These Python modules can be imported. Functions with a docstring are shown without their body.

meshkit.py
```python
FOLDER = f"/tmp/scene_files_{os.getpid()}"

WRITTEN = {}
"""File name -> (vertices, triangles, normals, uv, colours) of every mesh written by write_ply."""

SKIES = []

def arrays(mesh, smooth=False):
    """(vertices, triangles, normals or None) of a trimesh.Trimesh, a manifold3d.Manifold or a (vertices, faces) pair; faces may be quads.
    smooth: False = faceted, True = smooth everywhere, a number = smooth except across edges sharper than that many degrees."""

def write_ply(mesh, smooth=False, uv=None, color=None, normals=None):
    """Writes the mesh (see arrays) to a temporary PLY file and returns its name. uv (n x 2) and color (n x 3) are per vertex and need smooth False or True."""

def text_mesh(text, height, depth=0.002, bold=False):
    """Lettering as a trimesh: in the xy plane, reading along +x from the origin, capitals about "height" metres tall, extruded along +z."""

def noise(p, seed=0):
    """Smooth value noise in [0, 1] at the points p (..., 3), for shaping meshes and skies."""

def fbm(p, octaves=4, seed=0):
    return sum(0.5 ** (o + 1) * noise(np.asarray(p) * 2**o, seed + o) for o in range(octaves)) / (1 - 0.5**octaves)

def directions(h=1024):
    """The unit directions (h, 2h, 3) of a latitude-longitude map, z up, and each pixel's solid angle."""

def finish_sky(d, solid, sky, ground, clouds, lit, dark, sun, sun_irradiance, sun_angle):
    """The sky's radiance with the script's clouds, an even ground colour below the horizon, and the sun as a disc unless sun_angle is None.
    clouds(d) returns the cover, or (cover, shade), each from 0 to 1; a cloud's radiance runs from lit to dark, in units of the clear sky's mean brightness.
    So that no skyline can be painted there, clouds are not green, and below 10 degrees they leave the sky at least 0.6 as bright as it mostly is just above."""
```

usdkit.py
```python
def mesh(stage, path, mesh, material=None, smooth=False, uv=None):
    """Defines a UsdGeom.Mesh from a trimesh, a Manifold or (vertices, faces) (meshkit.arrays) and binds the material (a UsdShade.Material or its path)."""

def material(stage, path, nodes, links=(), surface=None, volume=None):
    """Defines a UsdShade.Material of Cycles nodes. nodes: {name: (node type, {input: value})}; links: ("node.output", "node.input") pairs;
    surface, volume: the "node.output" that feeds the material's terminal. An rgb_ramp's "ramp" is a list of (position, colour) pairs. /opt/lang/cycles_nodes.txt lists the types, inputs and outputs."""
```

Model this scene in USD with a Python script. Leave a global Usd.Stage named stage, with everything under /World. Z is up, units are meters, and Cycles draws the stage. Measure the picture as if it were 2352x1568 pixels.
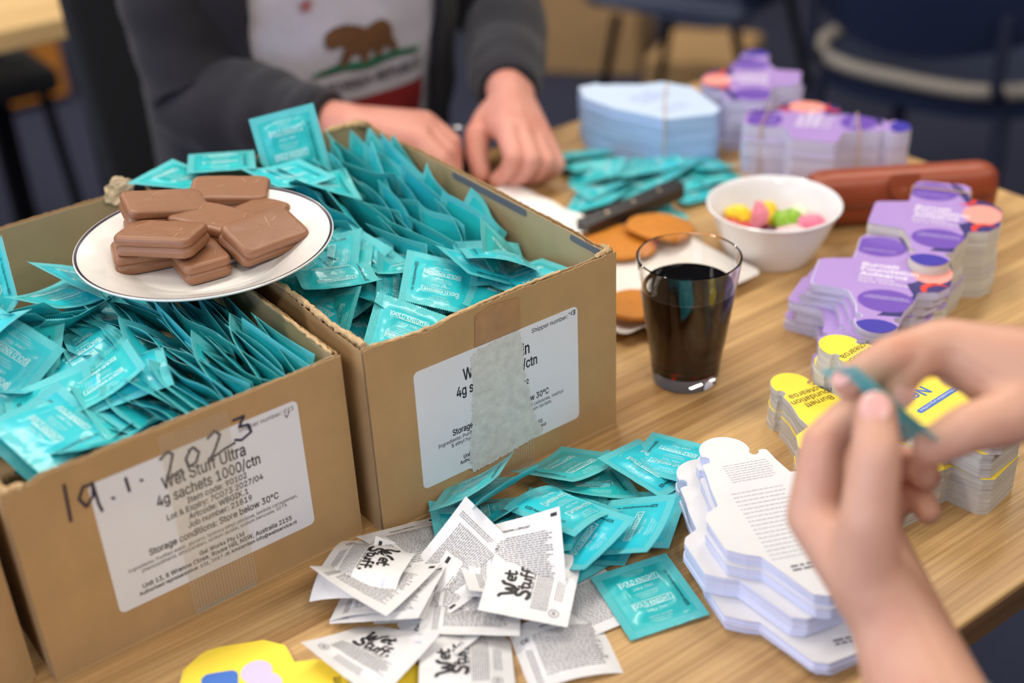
import math, random
import numpy as np, trimesh, manifold3d, usdkit, meshkit
from shapely.geometry import Polygon, LineString, Point, box as sbox
from shapely.ops import unary_union
from shapely import affinity
from pxr import Usd, UsdGeom, UsdLux, UsdShade, Gf, Sdf, Vt

# ---------------------------------------------------------------- camera, light, exposure
stage = Usd.Stage.CreateInMemory()
UsdGeom.SetStageUpAxis(stage, 'Z')
UsdGeom.SetStageMetersPerUnit(stage, 1.0)
UsdGeom.Xform.Define(stage, '/World')
TZ = 0.74                                   # table top
CAM = np.array([-0.33116, -0.62802, TZ + 0.57076])
CR = np.array([0.80013277, -0.59846692, -0.04030993])
CU = np.array([0.33491398, 0.38999616, 0.85775033])
CF = np.array([0.49761448, 0.69981451, -0.51248365])
cam = UsdGeom.Camera.Define(stage, '/World/camera')
cam.AddTransformOp().Set(Gf.Matrix4d(*CR, 0, *CU, 0, *(-CF), 0, *CAM, 1))
cam.CreateHorizontalApertureAttr(36.0)
cam.CreateVerticalApertureAttr(24.0)
cam.CreateFocalLengthAttr(45.713)
cam.CreateFStopAttr(2.9)
cam.CreateFocusDistanceAttr(0.90)
cam.CreateExposureAttr(0.12)
cam.CreateClippingRangeAttr((0.05, 100.0))

def rect_light(name, loc, rot, w, h, power, color):
    l = UsdLux.RectLight.Define(stage, '/World/' + name)
    l.AddTranslateOp().Set(Gf.Vec3d(*loc)); l.AddRotateXYZOp().Set(Gf.Vec3f(*rot))
    l.CreateWidthAttr(w); l.CreateHeightAttr(h); l.CreateIntensityAttr(power); l.CreateColorAttr(Gf.Vec3f(*color))
    p = l.GetPrim()
    return p
dome = UsdLux.DomeLight.Define(stage, '/World/sky')
dome.CreateIntensityAttr(0.25); dome.CreateColorAttr(Gf.Vec3f(0.75, 0.85, 1.0))
LAMPS = [(-1.7, -1.5), (0.1, -1.5), (1.9, -1.5), (-1.7, 0.7), (0.1, 0.7), (1.9, 0.7), (-1.7, 2.9), (0.1, 2.9), (1.9, 2.9)]
LAMP_POWER = 21.0
WINDOW_POWER = 3.2

# ---------------------------------------------------------------- helpers
def lin(*c):
    if len(c) == 1: c = c[0]
    c = np.asarray(c, float) / 255.0
    return tuple(np.where(c <= 0.04045, c / 12.92, ((c + 0.055) / 1.055) ** 2.4))

_used = {}
def uname(parent, name):
    key = (parent, name); n = _used.get(key, 0); _used[key] = n + 1
    return name if n == 0 else f'{name}_{n:03d}'

def meta(prim, label=None, cat=None, group=None, kind=None):
    for k, v in (('label', label), ('category', cat), ('group', group), ('kind', kind)):
        if v: prim.SetCustomDataByKey(k, v)

def M4(loc=(0, 0, 0), rot=None):
    m = np.eye(4); m[:3, 3] = loc
    if rot is not None: m[:3, :3] = rot
    return m
def Rz(a): c, s = math.cos(a), math.sin(a); return np.array([[c, -s, 0], [s, c, 0], [0, 0, 1.0]])
def Ry(a): c, s = math.cos(a), math.sin(a); return np.array([[c, 0, s], [0, 1.0, 0], [-s, 0, c]])
def Rx(a): c, s = math.cos(a), math.sin(a); return np.array([[1.0, 0, 0], [0, c, -s], [0, s, c]])
def zyx(a, b, c): a, b, c = map(math.radians, (a, b, c)); return Rz(a) @ Ry(b) @ Rx(c)
def gf(m): return Gf.Matrix4d(*[float(x) for x in np.asarray(m).T.ravel()])

def thing(name, label, cat, m=None, group=None, kind=None):
    p = '/World/' + uname('/World', name)
    x = UsdGeom.Xform.Define(stage, p)
    x.AddTransformOp().Set(gf(np.eye(4) if m is None else m))
    meta(x.GetPrim(), label, cat, group, kind)
    return p

def part(parent, name, mesh, mat, smooth=30, label=None, kind=None):
    p = parent + '/' + uname(parent, name)
    q = usdkit.mesh(stage, p, mesh, mat, smooth=smooth)
    if label or kind: meta(q.GetPrim(), label, None, None, kind)
    return p

def single(name, label, cat, mesh, mat, smooth=30, group=None, kind=None, m=None):
    p = '/World/' + uname('/World', name)
    q = usdkit.mesh(stage, p, mesh, mat, smooth=smooth)
    if m is not None: q.AddTransformOp().Set(gf(m))
    meta(q.GetPrim(), label, cat, group, kind)
    return p

def copy_of(src, name, label, m, group=None, cat=None):
    p = '/World/' + uname('/World', name)
    x = UsdGeom.Xform.Define(stage, p); pr = x.GetPrim()
    pr.GetReferences().AddInternalReference(src)
    pr.SetInstanceable(True)
    op = x.GetOrderedXformOps()
    (op[0] if op else x.AddTransformOp()).Set(gf(m))
    meta(pr, label, cat, group)
    return p

def cat(*ms): return trimesh.util.concatenate([m for m in ms if m is not None])
def bx(sx, sy, sz, c=(0, 0, 0)):
    m = trimesh.creation.box((sx, sy, sz)); m.apply_translation(c); return m
def rbx(sx, sy, sz, r, c=(0, 0, 0), seg=3):
    """rounded box by hull of spheres"""
    s = trimesh.creation.icosphere(seg - 1, r).vertices
    o = np.array([(a, b, d) for a in (-1, 1) for b in (-1, 1) for d in (-1, 1)]) * (np.array([sx, sy, sz]) / 2 - r)
    m = trimesh.convex.convex_hull((o[:, None] + s[None]).reshape(-1, 3)); m.apply_translation(c); return m
def ext(poly, h, z0=0.0):
    gs = getattr(poly, 'geoms', [poly])
    ms = [trimesh.creation.extrude_polygon(g, h, engine='earcut') for g in gs if g.area > 1e-10]
    m = trimesh.util.concatenate(ms); m.apply_translation((0, 0, z0)); return m
def lathe(prof, n=72):
    """closed or open profile of (r, z) turned about z"""
    return trimesh.creation.revolve(np.array(prof, float), sections=n)
def tube(pts, r, n=10, caps=True):
    pts = np.asarray(pts, float); k = len(pts); r = np.broadcast_to(r, k)
    t = np.gradient(pts, axis=0); t /= np.linalg.norm(t, axis=1)[:, None] + 1e-12
    up = np.array([0, 0, 1.0]) if abs(t[0][2]) < .9 else np.array([1.0, 0, 0])
    vs = []
    for i in range(k):
        a = np.cross(t[i], up); a /= np.linalg.norm(a); b = np.cross(a, t[i]); up = b
        an = np.linspace(0, 2 * np.pi, n, endpoint=False)
        vs.append(pts[i] + r[i] * (np.cos(an)[:, None] * a + np.sin(an)[:, None] * b))
    v = np.vstack(vs); f = []
    for i in range(k - 1):
        for j in range(n):
            a, b = i * n + j, i * n + (j + 1) % n
            f += [(a, b, b + n), (a, b + n, a + n)]
    if caps:
        v = np.vstack([v, pts[0], pts[-1]]); c0, c1 = len(v) - 2, len(v) - 1
        f += [(c0, (j + 1) % n, j) for j in range(n)] + [(c1, (k - 1) * n + j, (k - 1) * n + (j + 1) % n) for j in range(n)]
    m = trimesh.Trimesh(v, f, process=False); m.fix_normals() if False else None
    return m
def xf(m, loc=(0, 0, 0), rot=None):
    m = m.copy(); m.apply_transform(M4(loc, rot)); return m

_tc = {}
def text2d(s, h, cond=1.0, bold=False, shear=0.0, anchor='c'):
    """flat triangulated lettering: (vertices 2d, faces); capitals h tall"""
    key = (s, bold)
    if key not in _tc:
        m = meshkit.text_mesh(s, 1.0, depth=1.0, bold=bold)
        top = np.all(m.vertices[m.faces][:, :, 2] > 0.5, axis=1)
        f = m.faces[top]; u, inv = np.unique(f, return_inverse=True)
        _tc[key] = (m.vertices[u][:, :2], inv.reshape(-1, 3))
    v, f = _tc[key]; v = v.copy() * h
    v[:, 0] = v[:, 0] * cond + v[:, 1] * shear
    x0, x1 = v[:, 0].min(), v[:, 0].max()
    v[:, 0] -= {'c': (x0 + x1) / 2, 'l': x0, 'r': x1}[anchor]
    v[:, 1] -= h / 2
    return v, f
def flat(vf, x=0, y=0, rot=0.0, zf=None, z=0.0):
    v, f = vf; c, s = math.cos(rot), math.sin(rot)
    p = np.stack([x + c * v[:, 0] - s * v[:, 1], y + s * v[:, 0] + c * v[:, 1]], 1)
    zz = np.full(len(p), z) if zf is None else zf(p[:, 0], p[:, 1]) + z
    return trimesh.Trimesh(np.column_stack([p, zz]), f, process=False)
def poly2d(poly):
    vs, fs, n = [], [], 0
    for g in getattr(poly, 'geoms', [poly]):
        if g.area < 1e-12: continue
        v, f = trimesh.creation.triangulate_polygon(g, engine='earcut')
        vs.append(v); fs.append(f + n); n += len(v)
    return np.vstack(vs), np.vstack(fs)
def ell(cx, cy, rx, ry, n=40):
    a = np.linspace(0, 2 * np.pi, n, endpoint=False); return Polygon(np.column_stack([cx + rx * np.cos(a), cy + ry * np.sin(a)]))
def frame2d(x0, y0, x1, y1, t): return sbox(x0, y0, x1, y1).difference(sbox(x0 + t, y0 + t, x1 - t, y1 - t))
def rrect(x0, y0, x1, y1, r): return sbox(x0 + r, y0 + r, x1 - r, y1 - r).buffer(r, quad_segs=5)
def print_bars(rng, x0, x1, y0, y1, pitch, th):
    """rows of word-length dashes: small print too fine to read"""
    ps = []; y = y1
    while y > y0:
        x = x0; end = x1 - rng.uniform(0, .12) * (x1 - x0)
        while x < end:
            w = rng.uniform(1.5, 5.5) * th; ps.append(sbox(x, y - th, min(x + w, end), y)); x += w + .8 * th
        y -= pitch
    v = np.vstack([np.array(p.exterior.coords)[:4] for p in ps]); n = len(ps)
    f = np.vstack([np.array([[0, 1, 2], [0, 2, 3]]) + 4 * i for i in range(n)])
    return v, f

# ---------------------------------------------------------------- materials
stage.DefinePrim('/World/Looks', 'Scope')
_mats = {}
def mat(name, color=(.5, .5, .5), rough=.5, vary=0.0, vscale=20.0, bump=0.0, bscale=200.0, bdist=.0005, stretch=(1, 1, 1), rand=0.0, **kw):
    if name in _mats: return _mats[name]
    nodes = {'p': ('principled_bsdf', {'base_color': color, 'roughness': rough, **kw})}; links = []
    if vary or bump:
        nodes['tc'] = ('texture_coordinate', {}); nodes['mp'] = ('mapping', {'scale': stretch}); links.append(('tc.object', 'mp.vector'))
    if vary:
        c = np.array(color)
        nodes['n'] = ('noise_texture', {'scale': vscale, 'detail': 5.0, 'roughness': .6}); links.append(('mp.vector', 'n.vector'))
        nodes['r'] = ('rgb_ramp', {'ramp': [(.25, tuple(np.clip(c * (1 - vary), 0, 1))), (.75, tuple(np.clip(c * (1 + vary), 0, 1)))]})
        links += [('n.fac', 'r.fac'), ('r.color', 'p.base_color')]
    if rand:
        nodes['oi'] = ('object_info', {}); nodes['mr'] = ('map_range', {'from_min': 0., 'from_max': 1., 'to_min': 1 - rand, 'to_max': 1 + rand})
        nodes['hs'] = ('hsv', {'color': color}); links = [l for l in links if l[1] != 'p.base_color']
        if vary: links.append(('r.color', 'hs.color'))
        links += [('oi.random', 'mr.value'), ('mr.result', 'hs.value'), ('hs.color', 'p.base_color')]
    if bump:
        nodes['bn'] = ('noise_texture', {'scale': bscale, 'detail': 4.0}); nodes['b'] = ('bump', {'strength': bump, 'distance': bdist})
        links += [('mp.vector', 'bn.vector'), ('bn.fac', 'b.height'), ('b.normal', 'p.normal')]
    _mats[name] = usdkit.material(stage, '/World/Looks/' + name, nodes, links, surface='p.BSDF')
    return _mats[name]

def wood(name, light, dark, scale=1.0, rough=.42):
    if name in _mats: return _mats[name]
    nodes = {'tc': ('texture_coordinate', {}), 'mp': ('mapping', {'scale': (1.6 * scale, 55 * scale, 55 * scale)}), 'mp2': ('mapping', {'scale': (.9 * scale, 7 * scale, 7 * scale)}), 'mp3': ('mapping', {'scale': (7 * scale, 420 * scale, 420 * scale)}),
             'n': ('noise_texture', {'scale': 1.0, 'detail': 6.0, 'roughness': .65, 'distortion': .6}), 'n2': ('noise_texture', {'scale': 1.0, 'detail': 3.0, 'distortion': 1.2}), 'n3': ('noise_texture', {'scale': 1.0, 'detail': 2.0}),
             'a': ('math', {'math_type': 'multiply_add', 'value2': .55}), 'a2': ('math', {'math_type': 'multiply', 'value2': .25}), 'a3': ('math', {'math_type': 'multiply_add', 'value2': .24}),
             'r': ('rgb_ramp', {'ramp': [(.36, dark), (.5, tuple((np.array(dark) + np.array(light)) / 2)), (.62, light)]}),
             'b': ('bump', {'strength': .25, 'distance': .0004}), 'p': ('principled_bsdf', {'roughness': rough, 'specular_ior_level': .4})}
    links = [('tc.object', 'mp.vector'), ('tc.object', 'mp2.vector'), ('tc.object', 'mp3.vector'), ('mp.vector', 'n.vector'), ('mp2.vector', 'n2.vector'), ('mp3.vector', 'n3.vector'), ('n.fac', 'a.value1'), ('n2.fac', 'a2.value1'), ('a2.value', 'a.value3'),
             ('n3.fac', 'a3.value1'), ('a.value', 'a3.value3'), ('a3.value', 'r.fac'), ('r.color', 'p.base_color'), ('n3.fac', 'b.height'), ('b.normal', 'p.normal')]
    _mats[name] = usdkit.material(stage, '/World/Looks/' + name, nodes, links, surface='p.BSDF')
    return _mats[name]

def emit(name, color, strength):
    if name not in _mats: _mats[name] = usdkit.material(stage, '/World/Looks/' + name, {'e': ('emission', {'color': color, 'strength': strength})}, [], surface='e.emission')
    return _mats[name]
WHITE = lin(235, 235, 235)
INK = mat('black_ink', lin(22, 20, 26), .6)

# ---------------------------------------------------------------- the room
X0, X1, Y0, Y1, ZC = -3.6, 4.6, -3.4, 5.4, 2.75
def structure(name, mesh, m, smooth=False):
    q = usdkit.mesh(stage, '/World/' + name, mesh, m, smooth=smooth); q.GetPrim().SetCustomDataByKey('kind', 'structure'); return '/World/' + name
carpet = mat('carpet_navy', lin(38, 42, 66), .95, vary=.35, vscale=90, bump=.6, bscale=900, bdist=.002)
paint = mat('wall_paint', lin(150, 145, 142), .85, vary=.04, vscale=3)
ceil = mat('ceiling_paint', lin(225, 222, 215), .9)
structure('floor', bx(X1 - X0, Y1 - Y0, .05, ((X0 + X1) / 2, (Y0 + Y1) / 2, -.025)), carpet)
structure('ceiling', bx(X1 - X0, Y1 - Y0, .05, ((X0 + X1) / 2, (Y0 + Y1) / 2, ZC + .025)), ceil)
structure('wall_back', bx(X1 - X0, .1, ZC, ((X0 + X1) / 2, Y1 + .05, ZC / 2)), paint)
structure('wall_right', bx(.1, Y1 - Y0, ZC, (X1 + .05, (Y0 + Y1) / 2, ZC / 2)), paint)
structure('wall_front', bx(X1 - X0, .1, ZC, ((X0 + X1) / 2, Y0 - .05, ZC / 2)), paint)
# left wall with a wide window: cool daylight from the left
wy0, wy1, wz0, wz1 = -2.9, 2.9, 0.85, 2.35
structure('wall_left', cat(bx(.1, Y1 - Y0, wz0, (X0 - .05, (Y0 + Y1) / 2, wz0 / 2)), bx(.1, Y1 - Y0, ZC - wz1, (X0 - .05, (Y0 + Y1) / 2, (ZC + wz1) / 2)),
          bx(.1, wy0 - Y0, wz1 - wz0, (X0 - .05, (Y0 + wy0) / 2, (wz0 + wz1) / 2)), bx(.1, Y1 - wy1, wz1 - wz0, (X0 - .05, (Y1 + wy1) / 2, (wz0 + wz1) / 2))), paint)
wframe = mat('window_frame_white', lin(225, 225, 222), .4)
fr = [bx(.06, wy1 - wy0, .05, (X0 - .05, (wy0 + wy1) / 2, wz0 + .025)), bx(.06, wy1 - wy0, .05, (X0 - .05, (wy0 + wy1) / 2, wz1 - .025))]
fr += [bx(.06, .05, wz1 - wz0, (X0 - .05, y, (wz0 + wz1) / 2)) for y in np.linspace(wy0 + .025, wy1 - .025, 5)]
UsdGeom.Xform.Define(stage, '/World/window_1').GetPrim().SetCustomDataByKey('kind', 'structure')
part('/World/window_1', 'window_frame', cat(*fr), wframe, False)
pane_mat = usdkit.material(stage, '/World/Looks/window_glass', {'f': ('fresnel', {'IOR': 1.45}), 't': ('transparent_bsdf', {}), 'g': ('glossy_bsdf', {'roughness': .02}), 'm': ('mix_closure', {})}, [('f.fac', 'm.fac'), ('t.BSDF', 'm.closure1'), ('g.BSDF', 'm.closure2')], surface='m.closure')
for k in range(4):
    ya, yb = (wy0 + .025 + (wy1 - wy0 - .05) * k / 4, wy0 + .025 + (wy1 - wy0 - .05) * (k + 1) / 4); part('/World/window_1', 'pane', bx(.006, yb - ya - .05, wz1 - wz0 - .1, (X0 - .05, (ya + yb) / 2, (wz0 + wz1) / 2)), pane_mat, False)
rect_light('window_daylight', (X0 + .03, (wy0 + wy1) / 2, (wz0 + wz1) / 2), (0, -90, 0), wz1 - wz0, wy1 - wy0, WINDOW_POWER, (.52, .66, 1.0))
bbm = mat('baseboard_paint', lin(70, 68, 72), .5)
structure('baseboard_back', bx(X1 - X0, .015, .1, ((X0 + X1) / 2, Y1 - .0085, .05)), bbm)
structure('baseboard_right', bx(.015, Y1 - Y0 - .04, .1, (X1 - .0085, (Y0 + Y1) / 2, .05)), bbm)
structure('baseboard_left', bx(.015, Y1 - Y0 - .04, .1, (X0 + .0085, (Y0 + Y1) / 2, .05)), bbm)
lamp_body = mat('lamp_housing', lin(230, 230, 228), .4)
for i, (x, y) in enumerate(LAMPS):
    t = thing('ceiling_light', 'white rectangular ceiling light panel, outside the picture', 'ceiling light', M4((x, y, ZC)), group='ceiling light panels')
    part(t, 'housing', cat(bx(1.24, .03, .05, (0, -.165, -.025)), bx(1.24, .03, .05, (0, .165, -.025)), bx(.03, .36, .05, (-.605, 0, -.025)), bx(.03, .36, .05, (.605, 0, -.025)), bx(1.2, .3, .01, (0, 0, -.005))), lamp_body, False)
    rect_light(f'lamp_{i + 1}', (x, y, ZC - .03), (0, 0, 0), 1.16, .29, LAMP_POWER, (1.0, .93, .82))
# ---------------------------------------------------------------- the table
oak = wood('oak_laminate', lin(204, 166, 112), lin(140, 100, 56))
oak_edge = wood('oak_edge', lin(150, 112, 70), lin(96, 68, 40))
dark_metal = mat('dark_metal', lin(30, 30, 34), .45, metallic=.6)
tx0, tx1, ty0, ty1 = -1.05, .79, -.302, .512
t = thing('work_table', 'oak laminate table covered with boxes, packets and card stacks', 'table', M4((0, 0, 0)))
part(t, 'tabletop', rbx(tx1 - tx0, ty1 - ty0, .028, .0025, ((tx0 + tx1) / 2, (ty0 + ty1) / 2, TZ - .014)), oak)
for y in (ty0, ty1): part(t, 'edge_band', bx(tx1 - tx0 - .006, .0012, .022, ((tx0 + tx1) / 2, y, TZ - .014)), oak_edge, False)
for x in (tx0, tx1): part(t, 'edge_band', bx(.0012, ty1 - ty0 - .006, .022, (x, (ty0 + ty1) / 2, TZ - .014)), oak_edge, False)
for x in (tx0 + .08, tx1 - .08):
    for y in (ty0 + .07, ty1 - .07): part(t, 'leg', rbx(.04, .04, TZ - .028, .004, (x, y, (TZ - .028) / 2)), dark_metal)
part(t, 'apron', cat(bx(tx1 - tx0 - .16, .02, .05, ((tx0 + tx1) / 2, ty0 + .07, TZ - .053)), bx(tx1 - tx0 - .16, .02, .05, ((tx0 + tx1) / 2, ty1 - .07, TZ - .053))), dark_metal, False)

# ---------------------------------------------------------------- cardboard cartons
kraft = mat('kraft_board', lin(170, 136, 92), .85, vary=.10, vscale=25, bump=.15, bscale=700, bdist=.0003)
kraft_in = mat('kraft_board_inside', lin(172, 146, 110), .9, vary=.10, vscale=18, bump=.15, bscale=500, bdist=.0003)
kraft_torn = mat('torn_board', lin(196, 164, 120), .95, vary=.2, vscale=160, bump=.8, bscale=900, bdist=.001)
paper_label = mat('label_paper', lin(214, 214, 220), .55, vary=.02, vscale=30)
label_ink = mat('label_ink', lin(38, 30, 40), .6)
marker = mat('marker_ink', lin(30, 26, 60), .5)
torn_paper = mat('torn_label_fibre', lin(196, 196, 192), .95, vary=.16, vscale=140, bump=.6, bscale=800, bdist=.0006)
def tape_mat():
    n = {'tc': ('texture_coordinate', {}), 'mp': ('mapping', {'scale': (1000., 1000., 1000.)}),
         'bt': ('brick_texture', {'offset': 0.0, 'scale': 1.0, 'mortar_size': .14, 'brick_width': 2.2, 'row_height': 2.2, 'color1': (0, 0, 0), 'color2': (0, 0, 0), 'mortar': (1, 1, 1)}),
         'sx': ('separate_xyz', {}), 'cx': ('combine_xyz', {}), 'tr': ('transparent_bsdf', {'color': (.98, .97, .95)}), 'gl': ('principled_bsdf', {'base_color': lin(232, 226, 212), 'roughness': .25}),
         'mx': ('math', {'math_type': 'multiply_add', 'value2': .20, 'value3': .03}), 'm': ('mix_closure', {})}
    l = [('tc.object', 'mp.vector'), ('mp.vector', 'sx.vector'), ('sx.x', 'cx.x'), ('sx.z', 'cx.y'), ('cx.vector', 'bt.vector'), ('bt.fac', 'mx.value1'), ('mx.value', 'm.fac'), ('tr.BSDF', 'm.closure1'), ('gl.BSDF', 'm.closure2')]
    return usdkit.material(stage, '/World/Looks/strapping_tape', n, l, surface='m.closure')
tape = tape_mat()

def rim_line(L, H, rng, amp, dips=()):
    s = np.linspace(0, L, max(8, int(L / .0022)))
    z = H + amp * (2 * meshkit.fbm(np.column_stack([s * 60, s * 0, s * 0 + rng.integers(99)]), 4, 3) - 1) + amp * .35 * rng.normal(size=len(s))
    for c, w, d in dips: z -= d * np.exp(-((s - c) / w) ** 2)
    return s, z
def liner(L, H, rng, amp, dips, t0, t1, seed):
    s, z = rim_line(L, H, rng, amp, dips)
    poly = Polygon([(0, 0.0)] + [(L, 0.0)] + list(zip(s[::-1], z[::-1])))
    m = trimesh.creation.extrude_polygon(poly, t1 - t0, engine='earcut')      # s, z, t
    v = m.vertices.copy(); m.vertices = np.column_stack([v[:, 0], v[:, 2] + t0, v[:, 1]]); m.invert(); return m
def flute(L, H, T):
    s = np.arange(0.002, L - .002, .0008); a = (T - .0016) / 2
    c = LineString(np.column_stack([s, T / 2 + a * np.sin(s * 2 * np.pi / .0068)])).buffer(.0002, cap_style=2)
    m = trimesh.creation.extrude_polygon(c, .012, engine='earcut'); m.apply_translation((0, 0, H - .0135)); return m
def panel(t, name, L, H, loc, yaw, rng, amp, dips=(), T=.004):
    """a wall of corrugated board: local x along it, y through it (0 = outside), two liners and the fluting between"""
    R = Rz(yaw)
    p = part(t, name, xf(cat(liner(L, H, rng, amp, dips, 0, .0007, 1)), loc, R), kraft, False)
    part(p, 'inner_liner', xf(liner(L, H - .0005, rng, amp * .8, dips, T - .0007, T, 2), loc, R), kraft_in, False)
    part(p, 'fluting', xf(flute(L, H - .0012 - 1.2 * amp, T), loc, R), kraft_torn, False)
    return p
def torn_edge(pts, r, rng):
    pts = np.asarray(pts, float); n = 60
    q = np.column_stack([np.interp(np.linspace(0, 1, n), np.linspace(0, 1, len(pts)), pts[:, k]) for k in range(3)])
    q += rng.normal(size=q.shape) * r * .22
    m = tube(q, r * (.75 + .5 * rng.random(n)), 9)
    v = m.vertices; m.vertices = v + (meshkit.fbm(v * 400, 3, 5)[:, None] - .5) * r * .9
    return m
def flake(rng, r, n=16):
    a = np.linspace(0, 2 * np.pi, n, endpoint=False); rad = r * (.86 + .22 * rng.random(n))
    m = trimesh.creation.extrude_polygon(Polygon(np.column_stack([rad * np.cos(a), .7 * rad * np.sin(a)])).buffer(0), .0009, engine='earcut'); m = m.subdivide().subdivide()
    v = m.vertices; m.vertices = v + np.column_stack([v[:, 0] * 0, v[:, 0] * 0, (meshkit.fbm(v * 300, 3, 2) - .5) * r * .5 + 14 * v[:, 0] ** 2]); return m

def carton(label, W, D, H, m, seed, amp=.0011, front_dips=(), right_dips=(), left_dips=(), back_dips=()):
    rng = np.random.default_rng(seed); T = .004
    t = thing('cardboard_carton', label, 'cardboard box', m)
    f = panel(t, 'front_panel', W, H, (0, 0, 0), 0, rng, amp, front_dips)
    panel(t, 'back_panel', W, H, (W, D, 0), math.pi, rng, amp, back_dips)
    panel(t, 'side_panel', D - 2 * T - .0004, H, (W, T + .0002, 0), math.pi / 2, rng, amp, right_dips)
    panel(t, 'side_panel', D - 2 * T - .0004, H, (0, D - T - .0002, 0), -math.pi / 2, rng, amp, left_dips)
    part(t, 'bottom_panel', bx(W - 2 * T - .0006, D - 2 * T - .0006, .004, (W / 2, D / 2, .0025)), kraft_in, False)
    part(t, 'bottom_flap', bx(W - .004, .0035, .0012, (W / 2, -.0005, .0008)), kraft, False)
    return t, rng

def on_front(mesh, x, z, off=.0004):
    """lay a flat xy mesh on the carton's front face (local y = 0), reading along +x"""
    m = mesh.copy(); v = m.vertices; m.vertices = np.column_stack([v[:, 0] + x, -v[:, 2] - off, v[:, 1] + z]); return m
def label_with(t, x0, z0, x1, z1, lines):
    lab = part(t, 'label', on_front(ext(rrect(x0, z0, x1, z1, .004), .0003), 0, 0, 0), paper_label, False)
    ms = []
    for s, x, z, h, cond, bold, anc, rot in lines:
        ms.append(on_front(flat(text2d(s, h, cond, bold, 0, anc), x, z, rot), 0, 0, .00042))
    part(lab, 'print', cat(*ms), label_ink, False, label='black printed lettering')
    return lab
def strokes(paths, w):
    return unary_union([LineString(p).buffer(w / 2, quad_segs=4) for p in paths])

# right-hand carton (its front left corner is the table's reference point)
m2 = M4((0, 0, TZ))
c2, rng2 = carton('opened brown carton of teal packets with a big torn paper patch over its white label', .21, .344, .1485, m2, 5, .0008, front_dips=((.045, .018, .004),), right_dips=((.30, .03, .003), (.02, .01, .002)), left_dips=((.30, .05, .003),), back_dips=((.12, .03, .003),))
L2 = [('Shipper number:', .1735 - .009, .1128, .0034, .9, False, 'r', 0), ('Wet Stuff Plain', .1015, .1010, .0090, .66, True, 'c', 0), ('4g sachets 1000/ctn', .1015, .0890, .0078, .66, True, 'c', 0),
      ('Item code: 90107', .1015, .0800, .0038, .8, True, 'c', 0), ('Lot & Expiry: 2027/02', .1055, .0735, .0040, .8, True, 'c', 0), ("Artcode: 'Plain'", .1115, .0675, .0040, .8, True, 'c', 0),
      ('Storage conditions: Store below 30\u00b0C', .1035, .0585, .0048, .72, True, 'c', 0),
      ('Ingredients: Purified water, glycerin, hydroxy ethyl cellulose, methyl', .104, .0525, .0029, .86, False, 'c', 0), ('& ethyl hydroxybenzoate, carrageenan, sodium lactate,', .104, .0484, .0029, .86, False, 'c', 0), ('stearate, EDTA', .104, .0443, .0029, .86, False, 'c', 0),
      ('Unit 13, 8 Rouse Hill, NSW, Australia 2155', .104, .0350, .0032, .8, True, 'c', 0), ('Authorised representative: 101 Amsterdam -Holland', .104, .0310, .0028, .8, True, 'c', 0)]
lab2 = label_with(c2, .0345, .0225, .1735, .1180, L2)
part(lab2, 'pen_writing', on_front(flat(poly2d(strokes([[(.1655, .1146), (.1665, .1146)], [(.1676, .1128), (.1682, .1150)], [(.1692, .1150), (.1706, .1156), (.1712, .1146), (.1700, .1138), (.1712, .1130), (.1704, .1120), (.1692, .1124)]], .0007))), 0, 0, .00044), marker, False, label='blue ballpoint figures')
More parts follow.
